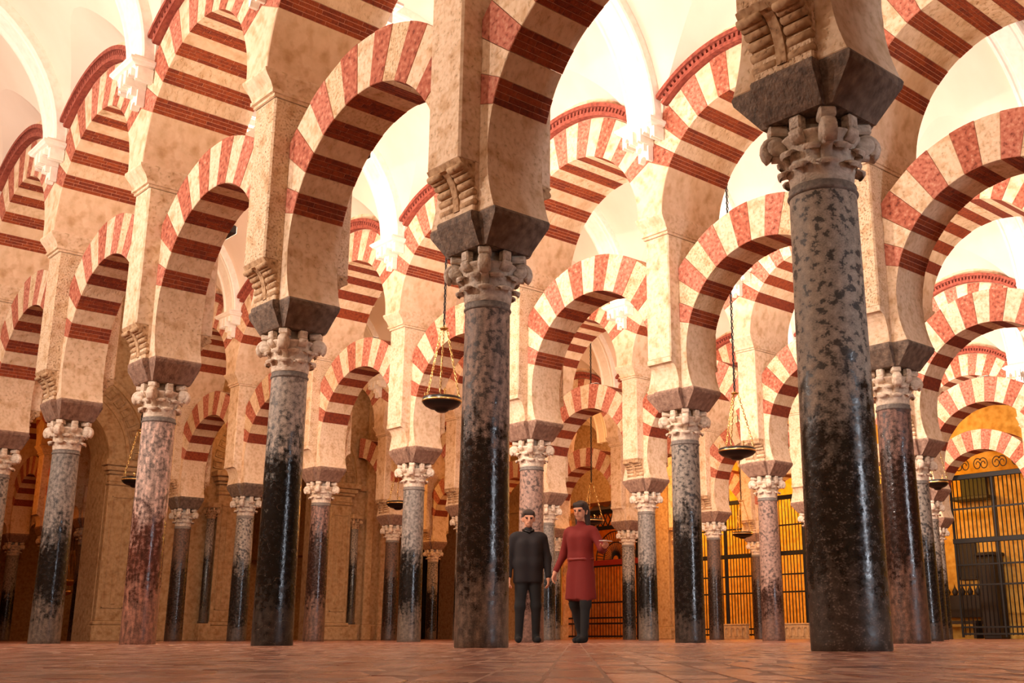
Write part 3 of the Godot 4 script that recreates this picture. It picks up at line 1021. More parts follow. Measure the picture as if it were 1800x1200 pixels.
func make_pillar(i: int, j: int) -> void:
	var t := thing("pillar", Vector3(i * S, 0, j * W), "pale stone pillar with cornice, %s" % place(i, j), "pillar", "pillars of the " + ROW[j])
	var pm: Material = [M.pitted, M.pale_a, M.pitted, M.pale_b][posmod(i + j, 4)] if j < 2 else [M.pale_a, M.pale_b][posmod(i, 2)]
	mi(t, "body", C.pillar, pm)
	mi(t, "foot", C.pillar_foot, pm)
	var sm: Material = [M.pale_b, M.pale_a][posmod(i, 2)]
	mi(t, "springer", C["springer1"], sm)
	mi(t, "springer", C["springer-1"], sm)
	mi(t, "upper_springer", C.upper_springer, M.plaster)
	mi(t, "cornice", C.cornice, M.pale_b)
	var plain := (j == 1 and i != 7) or (j == 3 and i % 2 == 0)
	for sd in [0.0, PI]:
		if plain: mi(t, "corbel", C.hollow, sm, Vector3.ZERO, sd)
		else:
			var co := mi(t, "corbel", C.hollow_thin, M.carved, Vector3.ZERO, sd)
			for r in C.rolls: mi(co, "roll", r, M.carved)
			mi(co, "strap", C.strap, M.carved)

func make_arch_meshes() -> void:
	var step := (180.0 - 2 * LA) / NV
	var ustep := (180.0 - 2 * UA) / NV
	for lo in [true, false]:
		var k0 := LA if lo else UA
		var sp := step if lo else ustep
		var r0 := LR if lo else UR
		var r1 := LO if lo else UO
		var cy := LC if lo else UC
		var th := LT if lo else UT
		var cl := S / 2 - PW + 0.004 if lo else S / 2
		var nm := "low" if lo else "up"
		for k in NV:
			var a0 := k0 + sp * k + 0.06
			var a1 := k0 + sp * (k + 1) - 0.06
			var jit := 0.0 if k % 2 == 0 else 0.004
			var poly := ring_piece(cy, r0 + jit, r1 - jit, a0, a1, 3, cl)
			if k % 2 == 1:
				C["%s%d" % [nm, k]] = extrude(poly, -th + jit, th - jit, 0.006)
			else:
				for v in 2: C["%s%d_%d" % [nm, k, v]] = extrude2(poly, -th, th, 0.006, M.brick_a if v == 0 else M.brick_b, M.paint_a if v == 0 else M.paint_b)
				# built of bricks: a core of mortar with the bricks of the soffit set in it
				var core := ring_piece(cy, r0 + 0.004, r1, a0, a1, 3, cl)
				for v in 2: C["%s%dcore%d" % [nm, k, v]] = extrude2(core, -th, th, 0.004, M.mortar, M.paint_a if v == 0 else M.paint_b)
				var list := []
				var nc := 4
				for q in nc:
					var b0 := lerpf(a0, a1, (q + 0.05) / nc)
					var b1 := lerpf(a0, a1, (q + 0.95) / nc)
					var z := -th + 0.004
					var first := true
					while z < th - 0.01:
						var ln := 0.27
						if first and q % 2 == 1: ln = 0.14
						if q == 2 and first: ln = 0.20
						first = false
						var ze := minf(z + ln, th - 0.004)
						if th - 0.004 - ze < 0.06: ze = th - 0.004
						var bp := ring_piece(cy, r0, r0 + 0.06, b0, b1, 1, cl)
						list.append(extrude(bp, z + 0.002, ze - 0.002, 0.0015))
						z = ze
				C["%s%dbricks" % [nm, k]] = list
	# hood over the upper arch: two curved fillets and a row of slanting teeth between them, for one side (-z)
	var st := begin()
	for f in [[1.985, 2.045, 0.085], [2.11, 2.17, 0.12]]:
		extrude_to(st, st, ring_piece(UC, f[0], f[1], 51.5, 128.5, 28, S / 2), -UT - f[2], -UT + 0.05, 0.008)
	C.hood = done(st)
	st = begin()
	extrude_to(st, st, ring_piece(UC, 2.04, 2.115, 52.0, 128.0, 28, S / 2), -UT - 0.02, -UT + 0.04, 0.0)
	var teeth := 34
	for k in teeth:
		var a := lerpf(52.5, 127.5, (k + 0.5) / teeth)
		extrude_to(st, st, ring_piece(UC, 2.044, 2.111, a - 0.62, a + 0.62, 1, S / 2), -UT - 0.08, -UT, 0.002)
	C.teeth = done(st)

func make_bay(i: int, j: int) -> void:
	var at := Vector3((i + 0.5) * S, 0, j * W)
	var nth := place(i + 1, j)
	var half := i == 7 and j < 3
	var bricked := (j == 0 and i <= 4) or (j == 1 and i <= 3)
	for lo in [true, false]:
		var nm := "low" if lo else "up"
		var t: Node3D
		if lo: t = thing("horseshoe_arch", at, "lower red and white striped arch, " + nth, "arch", "lower striped arches")
		else: t = thing("round_arch", at, "upper red and white striped arch, " + nth, "arch", "upper striped arches")
		for k in NV:
			if half and k < 8: continue
			if k % 2 == 1:
				var wm: Material = [M.pale_a, M.pale_b, M.pale_c][rng.randi() % 3] if lo else [M.plaster, M.pale_b][rng.randi() % 2]
				mi(t, "pale_voussoir", C["%s%d" % [nm, k]], wm)
			else:
				var v := rng.randi() % 2
				if bricked:
					var core := mi(t, "red_voussoir", C["%s%dcore%d" % [nm, k, v]])
					for b in C["%s%dbricks" % [nm, k]]:
						mi(core, "brick", b, [M.brick_a, M.brick_b, M.brick_c][rng.randi() % 3])
				else:
					mi(t, "red_voussoir", C["%s%d_%d" % [nm, k, v]])
		if not lo and not half:
			mi(t, "hood", C.hood, M.terracotta)
			mi(t, "tooth_course", C.teeth, M.terracotta)
			if j < 3:
				mi(t, "hood", C.hood, M.terracotta, Vector3.ZERO, PI)
				mi(t, "tooth_course", C.teeth, M.terracotta, Vector3.ZERO, PI)

# ---------------------------------------------------------------- lamps of the place: floodlights on the crowns of the lower arches
func make_floodlights() -> void:
	C.flood_case = box(Vector3(0, 0, 0), Vector3(0.36, 0.12, 0.16), 0.015)
	C.flood_glass = box(Vector3(0, 0, 0.083), Vector3(0.32, 0.09, 0.006), 0.0)
	C.flood_arm = box(Vector3(0, 0.0, -0.10), Vector3(0.06, 0.05, 0.10), 0.008)
	var li := [
		# arcade on whose far side it hangs (-1: the rear wall), pillar, energy, warmth
		[-1, -1, 1.5, 0.3], [-1, 0, 1.5, 0.3], [-1, 1, 4.0, 0.2], [-1, 2, 18.0, 0.0], [-1, 3, 20.0, 0.0], [-1, 4, 8.0, 0.0], [-1, 5, 5.0, 0.1], [-1, 6, 4.0, 0.3],
		[0, 0, 4.0, 0.2], [0, 1, 6.0, 0.1], [0, 2, 17.0, 0.0], [0, 3, 18.0, 0.0], [0, 4, 13.0, 0.1], [0, 5, 6.0, 0.4], [0, 6, 3.5, 0.7], [0, 7, 1.5, 0.8],
		[1, 1, 9.0, 0.0], [1, 2, 17.0, 0.0], [1, 3, 15.0, 0.0], [1, 4, 10.0, 0.2], [1, 5, 4.0, 0.6], [1, 6, 3.0, 0.8], [1, 7, 2.0, 0.8],
		[2, 2, 17.0, 0.0], [2, 3, 17.0, 0.0], [2, 4, 12.0, 0.1], [2, 5, 5.0, 0.5], [2, 6, 3.0, 0.8], [2, 7, 3.0, 0.8],
		[3, 3, 18.0, 0.0], [3, 4, 14.0, 0.1], [3, 5, 6.0, 0.4], [3, 6, 4.0, 0.8], [3, 8, 4.0, 0.8]]
	for l in li:
		var j: int = l[0]
		var i: int = l[1]
		var at := Vector3(i * S, 5.2, j * W + PD + 0.145)
		if j < 0: at = Vector3(i * S, 5.2, Z0 + 0.145)
		var t := thing("floodlight", at, "small floodlight %s" % ("on the rear wall, %s from right" % NTH[i + 1] if j < 0 else "behind the pillar, " + place(i, j)), "floodlight", "floodlights above the cornices")
		mi(t, "case", C.flood_case, M.fixture)
		mi(t, "arm", C.flood_arm, M.fixture)
		mi(t, "glass", C.flood_glass, M.lamp_glass)
		area_light(t, "beam", Vector3(0, 0, 0.09), Vector3(0, 0.2, 1.09), Vector2(0.32, 0.09), l[2] * 1.55, c(255, 236, 222).lerp(c(255, 170, 88), l[3]))
	# uplights on the crowns of the lower arches
	C.up_case = box(Vector3(0, 0.03, 0), Vector3(0.30, 0.06, 0.14), 0.01)
	C.up_glass = box(Vector3(0, 0.062, 0), Vector3(0.26, 0.006, 0.10), 0.0)
	for u in [[0, 0, 0.7], [0, 1, 1.1], [0, 2, 1.6], [0, 3, 1.4], [0, 4, 1.0], [0, 5, 0.8], [1, 0, 0.7], [1, 1, 1.0], [1, 2, 1.2], [1, 3, 1.0], [1, 4, 0.8], [2, 1, 1.2], [2, 2, 1.2], [2, 3, 1.0], [2, 4, 0.7], [3, 2, 1.2], [3, 3, 1.0], [3, 4, 0.7]]:
		var t := thing("uplight", Vector3((u[1] + 0.5) * S, LC + LO, u[0] * W), "small uplight on top of the lower arch, " + place(u[1] + 1, u[0]), "uplight", "uplights on the lower arches")
		mi(t, "case", C.up_case, M.fixture)
		mi(t, "glass", C.up_glass, M.lamp_glass)
		area_light(t, "beam", Vector3(0, 0.07, 0), Vector3(0, 1.07, 0), Vector2(0.26, 0.10), u[2] * 0.55, c(255, 220, 180))
# ---------------------------------------------------------------- sandstone wall with coffered arches, standing across the aisles
const CX := 24.0

func make_transverse_wall() -> void:
	var w := structure("wall_choir", Vector3.ZERO, "sandstone wall with coffered round arches across the aisles")
	var p := PackedVector2Array([Vector2(6.6, 0), Vector2(-2.0, 0), Vector2(-2.0, 4.3)])
	for k in range(1, 20):
		var a := PI * k / 20
		p.append(Vector2(-3.3 + cos(a) * 1.3, 4.3 + sin(a) * 1.3))
	p.append_array(PackedVector2Array([Vector2(-4.6, 4.3), Vector2(-4.6, 0), Vector2(-8.1, 0), Vector2(-8.1, 4.3)]))
	for k in range(1, 20):
		var a := PI * k / 20
		p.append(Vector2(-9.41 + cos(a) * 1.31, 4.3 + sin(a) * 1.31))
	p.append_array(PackedVector2Array([Vector2(-10.72, 4.3), Vector2(-10.72, 0), Vector2(-12.75, 0), Vector2(-12.75, 9.9), Vector2(6.6, 9.9)]))
	# fix the direction of the arcs: they run from the near jamb to the far one
	mi(w, "masonry", turned(extrude(p, CX, CX + 1.2, 0.0)), M.sandstone)
	for zc in [3.3, 9.41]:
		for f in [[1.30, 1.42, 0.05], [1.42, 1.72, 0.025], [1.72, 1.80, 0.06], [2.20, 2.32, 0.08]]:
			var poly := PackedVector2Array()
			poly.append_array(arc(-zc, 4.3, f[0], 0, 180, 36))
			poly.append_array(arc(-zc, 4.3, f[1], 180, 0, 36))
			mi(w, "archivolt", turned(extrude(poly, CX - f[2], CX + 0.01, 0.006)), M.sandstone)
		for k in 22:
			var a := PI * (k + 0.5) / 22
			var st := begin()
			var b := Basis(Vector3.RIGHT, a - PI / 2)
			var mid := Vector3(CX - 0.012, 4.3 + sin(a) * 2.0, zc - cos(a) * 2.0)
			var bb := Basis(Vector3(1, 0, 0), Vector3(0, sin(a), -cos(a)), Vector3(0, cos(a), sin(a)))
			for fr in [[0.11, 0.0, 0.03, 0.19], [-0.11, 0.0, 0.03, 0.19], [0.0, 0.085, 0.25, 0.02], [0.0, -0.085, 0.25, 0.02]]:
				box_to(st, mid + bb * Vector3(0, fr[0], fr[1]), Vector3(0.05, fr[2], fr[3]), 0.004, bb)
			box_to(st, mid + bb * Vector3(0.01, 0, 0), Vector3(0.03, 0.12, 0.09), 0.012, bb)
			mi(w, "coffer", done(st), M.sandstone)
	for q in [[4.62, 5.34], [7.44, 8.08], [10.74, 11.40], [1.3, 1.98]]: pilaster(w, q[0], q[1], true)
	for q in [[11.95, 12.18], [12.46, 12.75]]:
		slab(w, "strip", Vector3(CX - 0.12, 0.42, q[0]), Vector3(CX + 0.02, 9.6, q[1]), M.sandstone, 0.015)
		slab(w, "strip_base", Vector3(CX - 0.17, 0, q[0] - 0.04), Vector3(CX + 0.02, 0.42, q[1] + 0.04), M.sandstone, 0.02)
	slab(w, "plinth", Vector3(CX - 0.06, 0, 5.35), Vector3(CX + 0.02, 0.42, 7.44), M.sandstone, 0.02)
	slab(w, "plinth", Vector3(CX - 0.06, 0, 11.4), Vector3(CX + 0.02, 0.42, 12.75), M.sandstone, 0.02)
	slab(w, "string_course", Vector3(CX - 0.07, 4.12, 11.4), Vector3(CX + 0.02, 4.28, 12.0), M.sandstone, 0.02)
	var names := ["right of the near sandstone pilaster", "left of the middle sandstone pilaster", "right of the far sandstone pilaster"]
	var zs := [5.52, 7.28, 11.55]
	C.slim = lathe([Vector2(0.0, 0.42), Vector2(0.13, 0.42), Vector2(0.13, 0.47), Vector2(0.105, 0.50), Vector2(0.105, 2.0), Vector2(0.098, 3.02), Vector2(0.0, 3.02)], 20, true)
	C.slim_block = box(Vector3(0, 3.36, 0), Vector3(0.34, 0.13, 0.34), 0.02)
	for k in 3:
		var t := thing("engaged_column", Vector3(CX - 0.16, 0, zs[k]), "slender dark column against the wall " + names[k], "column", "slender columns against the sandstone wall")
		mi(t, "shaft", C.slim, M.grey_dark)
		mi(t, "base", box(Vector3(0, 0.21, 0), Vector3(0.3, 0.42, 0.3), 0.02), M.sandstone)
		var cp := mi(t, "capital", C.carving, M.carved, Vector3(0, 3.02, 0))
		cp.scale = Vector3(0.6, 0.7, 0.6)
		var cb := mi(t, "bell", C.bell, M.carved, Vector3(0, 3.02, 0))
		cb.scale = Vector3(0.56, 0.7, 0.56)
		mi(t, "impost", C.slim_block, M.sandstone)

func pilaster(w: Node3D, z0: float, z1: float, panel: bool) -> void:
	var zc := (z0 + z1) / 2
	var h := (z1 - z0) / 2
	slab(w, "pilaster_plinth", Vector3(CX - 0.30, 0, z0 - 0.10), Vector3(CX + 0.02, 0.36, z1 + 0.10), M.sandstone, 0.02)
	slab(w, "pilaster_plinth", Vector3(CX - 0.25, 0.36, z0 - 0.06), Vector3(CX + 0.02, 0.46, z1 + 0.06), M.sandstone, 0.03)
	slab(w, "pilaster", Vector3(CX - 0.18, 0.46, z0), Vector3(CX + 0.02, 3.66, z1), M.sandstone, 0.012)
	for m in [[3.66, 3.74, 0.22, 0.03], [3.74, 3.92, 0.19, 0.01], [3.92, 4.0, 0.25, 0.06], [4.0, 4.12, 0.31, 0.12], [4.12, 4.26, 0.38, 0.18]]:
		slab(w, "capital_moulding", Vector3(CX - m[2], m[0], z0 - m[3]), Vector3(CX + 0.02, m[1], z1 + m[3]), M.sandstone, 0.02)
	# raised frame of the long panel
	for f in [[0.75, 3.4, -h + 0.10, -h + 0.14], [0.75, 3.4, h - 0.14, h - 0.10], [3.36, 3.4, -h + 0.10, h - 0.10], [0.75, 0.79, -h + 0.10, h - 0.10], [0.85, 3.3, -0.06, 0.06]]:
		slab(w, "panel_moulding", Vector3(CX - 0.20, f[0], zc + f[2]), Vector3(CX - 0.17, f[1], zc + f[3]), M.sandstone, 0.008)

# ---------------------------------------------------------------- chapels behind the last arcade
const ZR := 4.0 * 5.9345

func gate(i: int, label: String, top: bool) -> void:
	var x0 := i * S + 0.34
	var x1 := (i + 1) * S - 0.34
	var t := thing("iron_gate", Vector3((x0 + x1) / 2, 0, ZR + 0.36), label, "gate", "iron gates of the chapels")
	var hw := (x1 - x0) / 2
	var n := 20
	if not C.has("bar"):
		C.bar = tube([Vector3(0, 0.1, 0), Vector3(0, 4.45, 0)], 0.016, 6)
		C.rail = box(Vector3.ZERO, Vector3(hw * 2, 0.05, 0.035), 0.006)
		C.beam = box(Vector3.ZERO, Vector3(hw * 2 + 0.1, 0.14, 0.08), 0.01)
		C.stile = box(Vector3(0, 2.25, 0), Vector3(0.06, 4.4, 0.06), 0.008)
		C.scroll = scroll_mesh()
	for k in n: mi(t, "bar", C.bar, M.iron, Vector3(lerpf(-hw + 0.08, hw - 0.08, k / (n - 1.0)), 0, 0))
	for y in [0.14, 0.32, 1.45, 2.0, 3.55]: mi(t, "rail", C.rail, M.iron, Vector3(0, y, 0))
	for y in [2.66, 4.44]: mi(t, "beam", C.beam, M.iron, Vector3(0, y, 0))
	for x in [-hw, 0.0, hw]: mi(t, "stile", C.stile, M.iron, Vector3(x, 0, 0))
	if top:
		for k in 4: mi(t, "scroll", C.scroll, M.iron, Vector3(-0.84 + 0.56 * k, 4.75, 0))

func scroll_mesh() -> ArrayMesh:
	var st := begin(true)
	for s in [-1.0, 1.0]:
		var pts := []
		for k in 24:
			var a := TAU * 1.4 * k / 23.0
			var r := lerpf(0.05, 0.18, k / 23.0)
			pts.append(Vector3(s * (0.09 + cos(a) * r * 0.8), sin(a) * r, 0))
		tube_to(st, pts, 0.014, 5)
	return done(st)

func make_chapels() -> void:
	gate(3, "tall black iron gate with scrolled cresting in the rightmost striped arch", true)
	gate(4, "iron gate between the first and second columns of the rearmost arcade", true)
	gate(5, "iron gate between the second and third columns of the rearmost arcade", false)
	gate(6, "iron gate between the third and fourth columns of the rearmost arcade", false)
	var r := structure("ceiling", Vector3.ZERO, "plain ochre ceiling of the chapels")
	slab(r, "plaster_slab", Vector3(4.0, 7.6, ZR + 0.62), Vector3(41.9, 7.8, Z1), M.ochre)
	var w := structure("wall_chapel", Vector3.ZERO, "ochre cross walls between the chapels")
	slab(w, "masonry", Vector3(16.2, 0, ZR + 1.6), Vector3(16.5, 7.6, Z1), M.ochre)
	slab(w, "masonry", Vector3(23.2, 0, ZR + 0.5), Vector3(23.6, 7.6, Z1), M.ochre)
	# parapets with blind arches
	for q in [[17.2, 18.6], [19.6, 20.75]]:
		var t := thing("parapet", Vector3(0, 0, ZR - 0.16), "low stone parapet with blind arches %s" % ("beside the large granite column" if q[0] < 18 else "below the narrow gate"), "parapet", "low carved parapets")
		mi(t, "slab", box(Vector3((q[0] + q[1]) / 2, 0.22, 0.04), Vector3(q[1] - q[0], 0.44, 0.12), 0.012), M.sandstone)
		mi(t, "coping", box(Vector3((q[0] + q[1]) / 2, 0.455, 0.02), Vector3(q[1] - q[0] + 0.04, 0.05, 0.2), 0.01), M.sandstone)
		var n := int((q[1] - q[0]) / 0.23)
		for k in n:
			var x: float = q[0] + 0.115 + 0.23 * k
			var st := begin()
			var poly := PackedVector2Array()
			poly.append_array(arc(0, 0.28, 0.075, 180, 0, 8))
			poly.append(Vector2(0.075, 0.08)); poly.append(Vector2(0.115, 0.08)); poly.append(Vector2(0.115, 0.42)); poly.append(Vector2(-0.115, 0.42)); poly.append(Vector2(-0.115, 0.08)); poly.append(Vector2(-0.075, 0.08))
			extrude_to(st, st, poly, -0.06, -0.015, 0.004)
			mi(t, "blind_arch", done(st), M.sandstone, Vector3(x, 0, 0))
	# portal
	var p := structure("wall_portal", Vector3.ZERO, "wall of the middle chapel with tall pilasters")
	slab(p, "masonry", Vector3(22.55, 0, ZR - 0.3), Vector3(24.2, 9.9, ZR + 0.4), M.sandstone)
	slab(p, "masonry", Vector3(28.3, 0, ZR - 0.3), Vector3(36.2, 4.9, ZR + 0.4), M.sandstone)
	slab(p, "masonry", Vector3(38.6, 0, ZR - 0.3), Vector3(41.9, 4.9, ZR + 0.4), M.sandstone)
	for x in [22.7, 23.4]:
		slab(p, "pilaster", Vector3(x, 0.4, ZR - 0.42), Vector3(x + 0.45, 9.0, ZR - 0.28), M.sandstone, 0.015)
		slab(p, "pilaster_plinth", Vector3(x - 0.05, 0, ZR - 0.47), Vector3(x + 0.5, 0.4, ZR - 0.28), M.sandstone, 0.02)
	slab(p, "gilt_strip", Vector3(28.25, 0.5, ZR - 0.36), Vector3(28.55, 3.2, ZR - 0.3), M.gilt, 0.01)
	var g := thing("iron_gate", Vector3(26.2, 0, ZR), "iron gate with an amber fanlight behind the red-coated person", "gate", "iron gates of the chapels")
	for k in 26: mi(g, "bar", tube([Vector3(0, 0.05, 0), Vector3(0, 2.62, 0)], 0.014, 5) if k == 0 else (g.get_child(0) as MeshInstance3D).mesh, M.iron, Vector3(-1.9 + 0.15 * k, 0, 0))
	for y in [0.1, 0.55, 0.75, 1.3, 2.6]: slab(g, "rail", Vector3(-2.0, y - 0.03, -0.02), Vector3(2.05, y + 0.03, 0.02), M.iron, 0.004)
	mi(g, "lintel", box(Vector3(0, 2.72, 0), Vector3(4.1, 0.2, 0.1), 0.01), flat("red_wood", c(120, 26, 14), 0.5))
	for k in 25:
		var a := PI * (k + 0.5) / 25
		mi(g, "fan_bar", tube([Vector3(-0.5 + cos(a) * 0.16, 2.82 + sin(a) * 0.16, 0), Vector3(-0.5 + cos(a) * 1.0, 2.82 + sin(a) * 1.0, 0)], 0.014, 5), M.iron)
	for rr in [0.16, 0.62, 1.02]:
		var pts := []
		for k in 25: pts.append(Vector3(-0.5 + cos(PI * k / 24) * rr, 2.82 + sin(PI * k / 24) * rr, 0))
		mi(g, "fan_ring", tube(pts, 0.022, 6), M.iron)
	var sc := thing("pierced_screen", Vector3(26.6, 0, ZR + 0.5), "black pierced beam with a silver pediment above the amber fanlight", "screen")
	mi(sc, "beam", box(Vector3(0, 4.06, 0), Vector3(3.2, 0.14, 0.2), 0.02), M.iron)
	mi(sc, "beam", box(Vector3(0, 4.66, 0), Vector3(3.2, 0.16, 0.26), 0.02), M.iron)
	for k in 12:
		for s in [-1.0, 1.0]: mi(sc, "lattice_bar", tube([Vector3(-1.54 + 0.28 * k - 0.14 * s, 4.12, 0), Vector3(-1.54 + 0.28 * k + 0.14 * s, 4.6, 0)], 0.025, 5), M.iron)
	var ped := PackedVector2Array([Vector2(-1.0, 4.74), Vector2(1.0, 4.74), Vector2(0.55, 5.0), Vector2(0.28, 5.4), Vector2(0, 5.5), Vector2(-0.28, 5.4), Vector2(-0.55, 5.0)])
	mi(sc, "pediment", extrude(ped, -0.08, 0.08, 0.03), M.silver)
	var med := MeshInstance3D.new()
	mi(sc, "medallion", lathe([Vector2(0, -0.1), Vector2(0.2, -0.08), Vector2(0.24, 0.0), Vector2(0.2, 0.08), Vector2(0, 0.1)], 16), M.gilt, Vector3(0, 5.05, -0.08)).rotation.x = PI / 2
	med.free()
	mi(sc, "post", box(Vector3(-1.54, 2.35, 0), Vector3(0.12, 4.7, 0.12), 0.01), M.iron)
	mi(sc, "post", box(Vector3(1.54, 2.35, 0), Vector3(0.12, 4.7, 0.12), 0.01), M.iron)
	# dark gate at the far left end
	var dg := thing("iron_gate", Vector3(37.4, 0, ZR - 0.05), "closed black gate far behind, left of the dark umber column", "gate", "iron gates of the chapels")
	mi(dg, "panel", box(Vector3(0, 2.4, 0.1), Vector3(2.4, 4.8, 0.06), 0.01), M.black_wood)
	for k in 14: mi(dg, "bar", tube([Vector3(-1.1 + 0.17 * k, 0.05, 0), Vector3(-1.1 + 0.17 * k, 4.2, 0)], 0.02, 5), M.iron)
	# furnishings of the right chapel
	var t := thing("picture", Vector3(14.5, 2.45, Z1 - 0.06), "dark framed picture on the yellow chapel wall", "picture")
	mi(t, "canvas", box(Vector3(0, 0, 0), Vector3(0.56, 1.1, 0.04), 0.005), M.black_wood)
	for q in [[Vector3(0, 0.58, -0.03), Vector3(0.7, 0.1, 0.06)], [Vector3(0, -0.58, -0.03), Vector3(0.7, 0.1, 0.06)], [Vector3(-0.3, 0, -0.03), Vector3(0.1, 1.2, 0.06)], [Vector3(0.3, 0, -0.03), Vector3(0.1, 1.2, 0.06)]]: mi(t, "frame", box(q[0], q[1], 0.015), M.black_wood)
	t = thing("cabinet", Vector3(13.55, 0, Z1 - 0.45), "tall dark wooden cabinet in the yellow chapel", "cabinet")
	mi(t, "body", box(Vector3(0, 1.25, 0), Vector3(0.56, 2.5, 0.6), 0.02), M.black_wood)
	for s in [-1.0, 1.0]: mi(t, "door", box(Vector3(0.13 * s, 1.25, -0.31), Vector3(0.24, 2.3, 0.03), 0.01), M.black_wood)
	mi(t, "cornice", box(Vector3(0, 2.55, 0), Vector3(0.68, 0.12, 0.7), 0.03), M.black_wood)
	t = thing("chapel_shelf", Vector3(14.0, 0, Z1 - 0.3), "dark carved shelf high on the yellow chapel wall", "shelf")
	mi(t, "board", box(Vector3(0, 4.35, 0), Vector3(1.3, 0.12, 0.6), 0.02), M.black_wood)
	mi(t, "cresting", box(Vector3(0, 4.7, 0.15), Vector3(0.9, 0.7, 0.12), 0.03), M.black_wood)
	mi(t, "moulding", box(Vector3(0, 5.05, 0.1), Vector3(1.1, 0.1, 0.4), 0.03), M.black_wood)
	t = thing("choir_bench", Vector3(14.75, 0, Z1 - 0.6), "dark bench with spindle back inside the yellow chapel", "bench")
	mi(t, "seat", box(Vector3(0, 0.5, 0), Vector3(1.5, 0.1, 0.5), 0.015), M.black_wood)
	mi(t, "backrest", box(Vector3(0, 1.0, 0.26), Vector3(1.5, 0.7, 0.06), 0.015), M.black_wood)
	for s in [-1.0, 1.0]: mi(t, "leg", box(Vector3(0.68 * s, 0.24, 0), Vector3(0.1, 0.46, 0.45), 0.01), M.black_wood)
	for k in 6: mi(t, "spindle", lathe([Vector2(0, 1.3), Vector2(0.06, 1.34), Vector2(0.1, 1.45), Vector2(0.03, 1.58), Vector2(0.0, 1.7)], 10), M.black_wood, Vector3(-0.65 + 0.26 * k, 0, 0.26))
	# lamps of the chapels
	C.bulb = lathe([Vector2(0, -0.12), Vector2(0.08, -0.09), Vector2(0.12, 0.0), Vector2(0.08, 0.09), Vector2(0.03, 0.13), Vector2(0, 0.13)], 16)
	C.bulb_rod_long = tube([Vector3(0, 0.12, 0), Vector3(0, 4.41, 0)], 0.012, 6)
	C.bulb_rod = tube([Vector3(0, 0.12, 0), Vector3(0, 2.6, 0)], 0.012, 6)
	var yl := c(255, 194, 74)
	chapel_lamp(Vector3(15.3, 5.0, ZR + 2.0), 5.0, yl, "in the chapel behind the rightmost gate")
	chapel_lamp(Vector3(18.0, 5.0, ZR + 2.2), 6.5, yl, "behind the gate beside the granite column")
	chapel_lamp(Vector3(21.6, 5.0, ZR + 2.2), 6.5, yl, "behind the narrow gate in the middle right")
	chapel_lamp(Vector3(26.4, 5.0, ZR + 2.4), 8.0, c(255, 128, 40), "behind the amber fanlight")
	chapel_lamp(Vector3(31.0, 5.0, 2.967), 2.2, c(255, 142, 50), "beyond the near coffered arch")
	chapel_lamp(Vector3(30.0, 5.0, 14.836), 4.0, c(255, 176, 96), "beyond the far coffered arch")
	chapel_lamp(Vector3(22.0, 5.0, 20.77), 7.0, c(255, 180, 90), "in the last aisle before the middle chapel")

func chapel_lamp(at: Vector3, e: float, col: Color, label: String) -> void:
	var t := thing("pendant_lamp", at, "small glowing pendant lamp " + label, "lamp", "pendant lamps of the chapels")
	mi(t, "bulb", C.bulb, glow("bulb_%d" % counts["pendant_lamp"], col, 2.0))
	mi(t, "rod", C.bulb_rod if at.z > ZR else C.bulb_rod_long, M.iron)
	omni(t, "light", Vector3.ZERO, e, col, 0.1)
# ---------------------------------------------------------------- hanging bowl lamps
func chain_mesh(a: Vector3, b: Vector3, link: float, th: float) -> ArrayMesh:
	var st := begin(true)
	var d := (b - a).normalized()
	var s1 := d.cross(Vector3(0.3, 0.2, 0.9)).normalized()
	var s2 := d.cross(s1)
	var n := int(a.distance_to(b) / (link * 0.8))
	for k in n:
		var m := a.lerp(b, (k + 0.5) / n)
		var s := s1 if k % 2 else s2
		var pts := []
		for q in 9:
			var t := TAU * q / 8
			pts.append(m + d * cos(t) * link * 0.5 + s * sin(t) * link * 0.24)
		tube_to(st, pts, th, 4)
	return done(st)

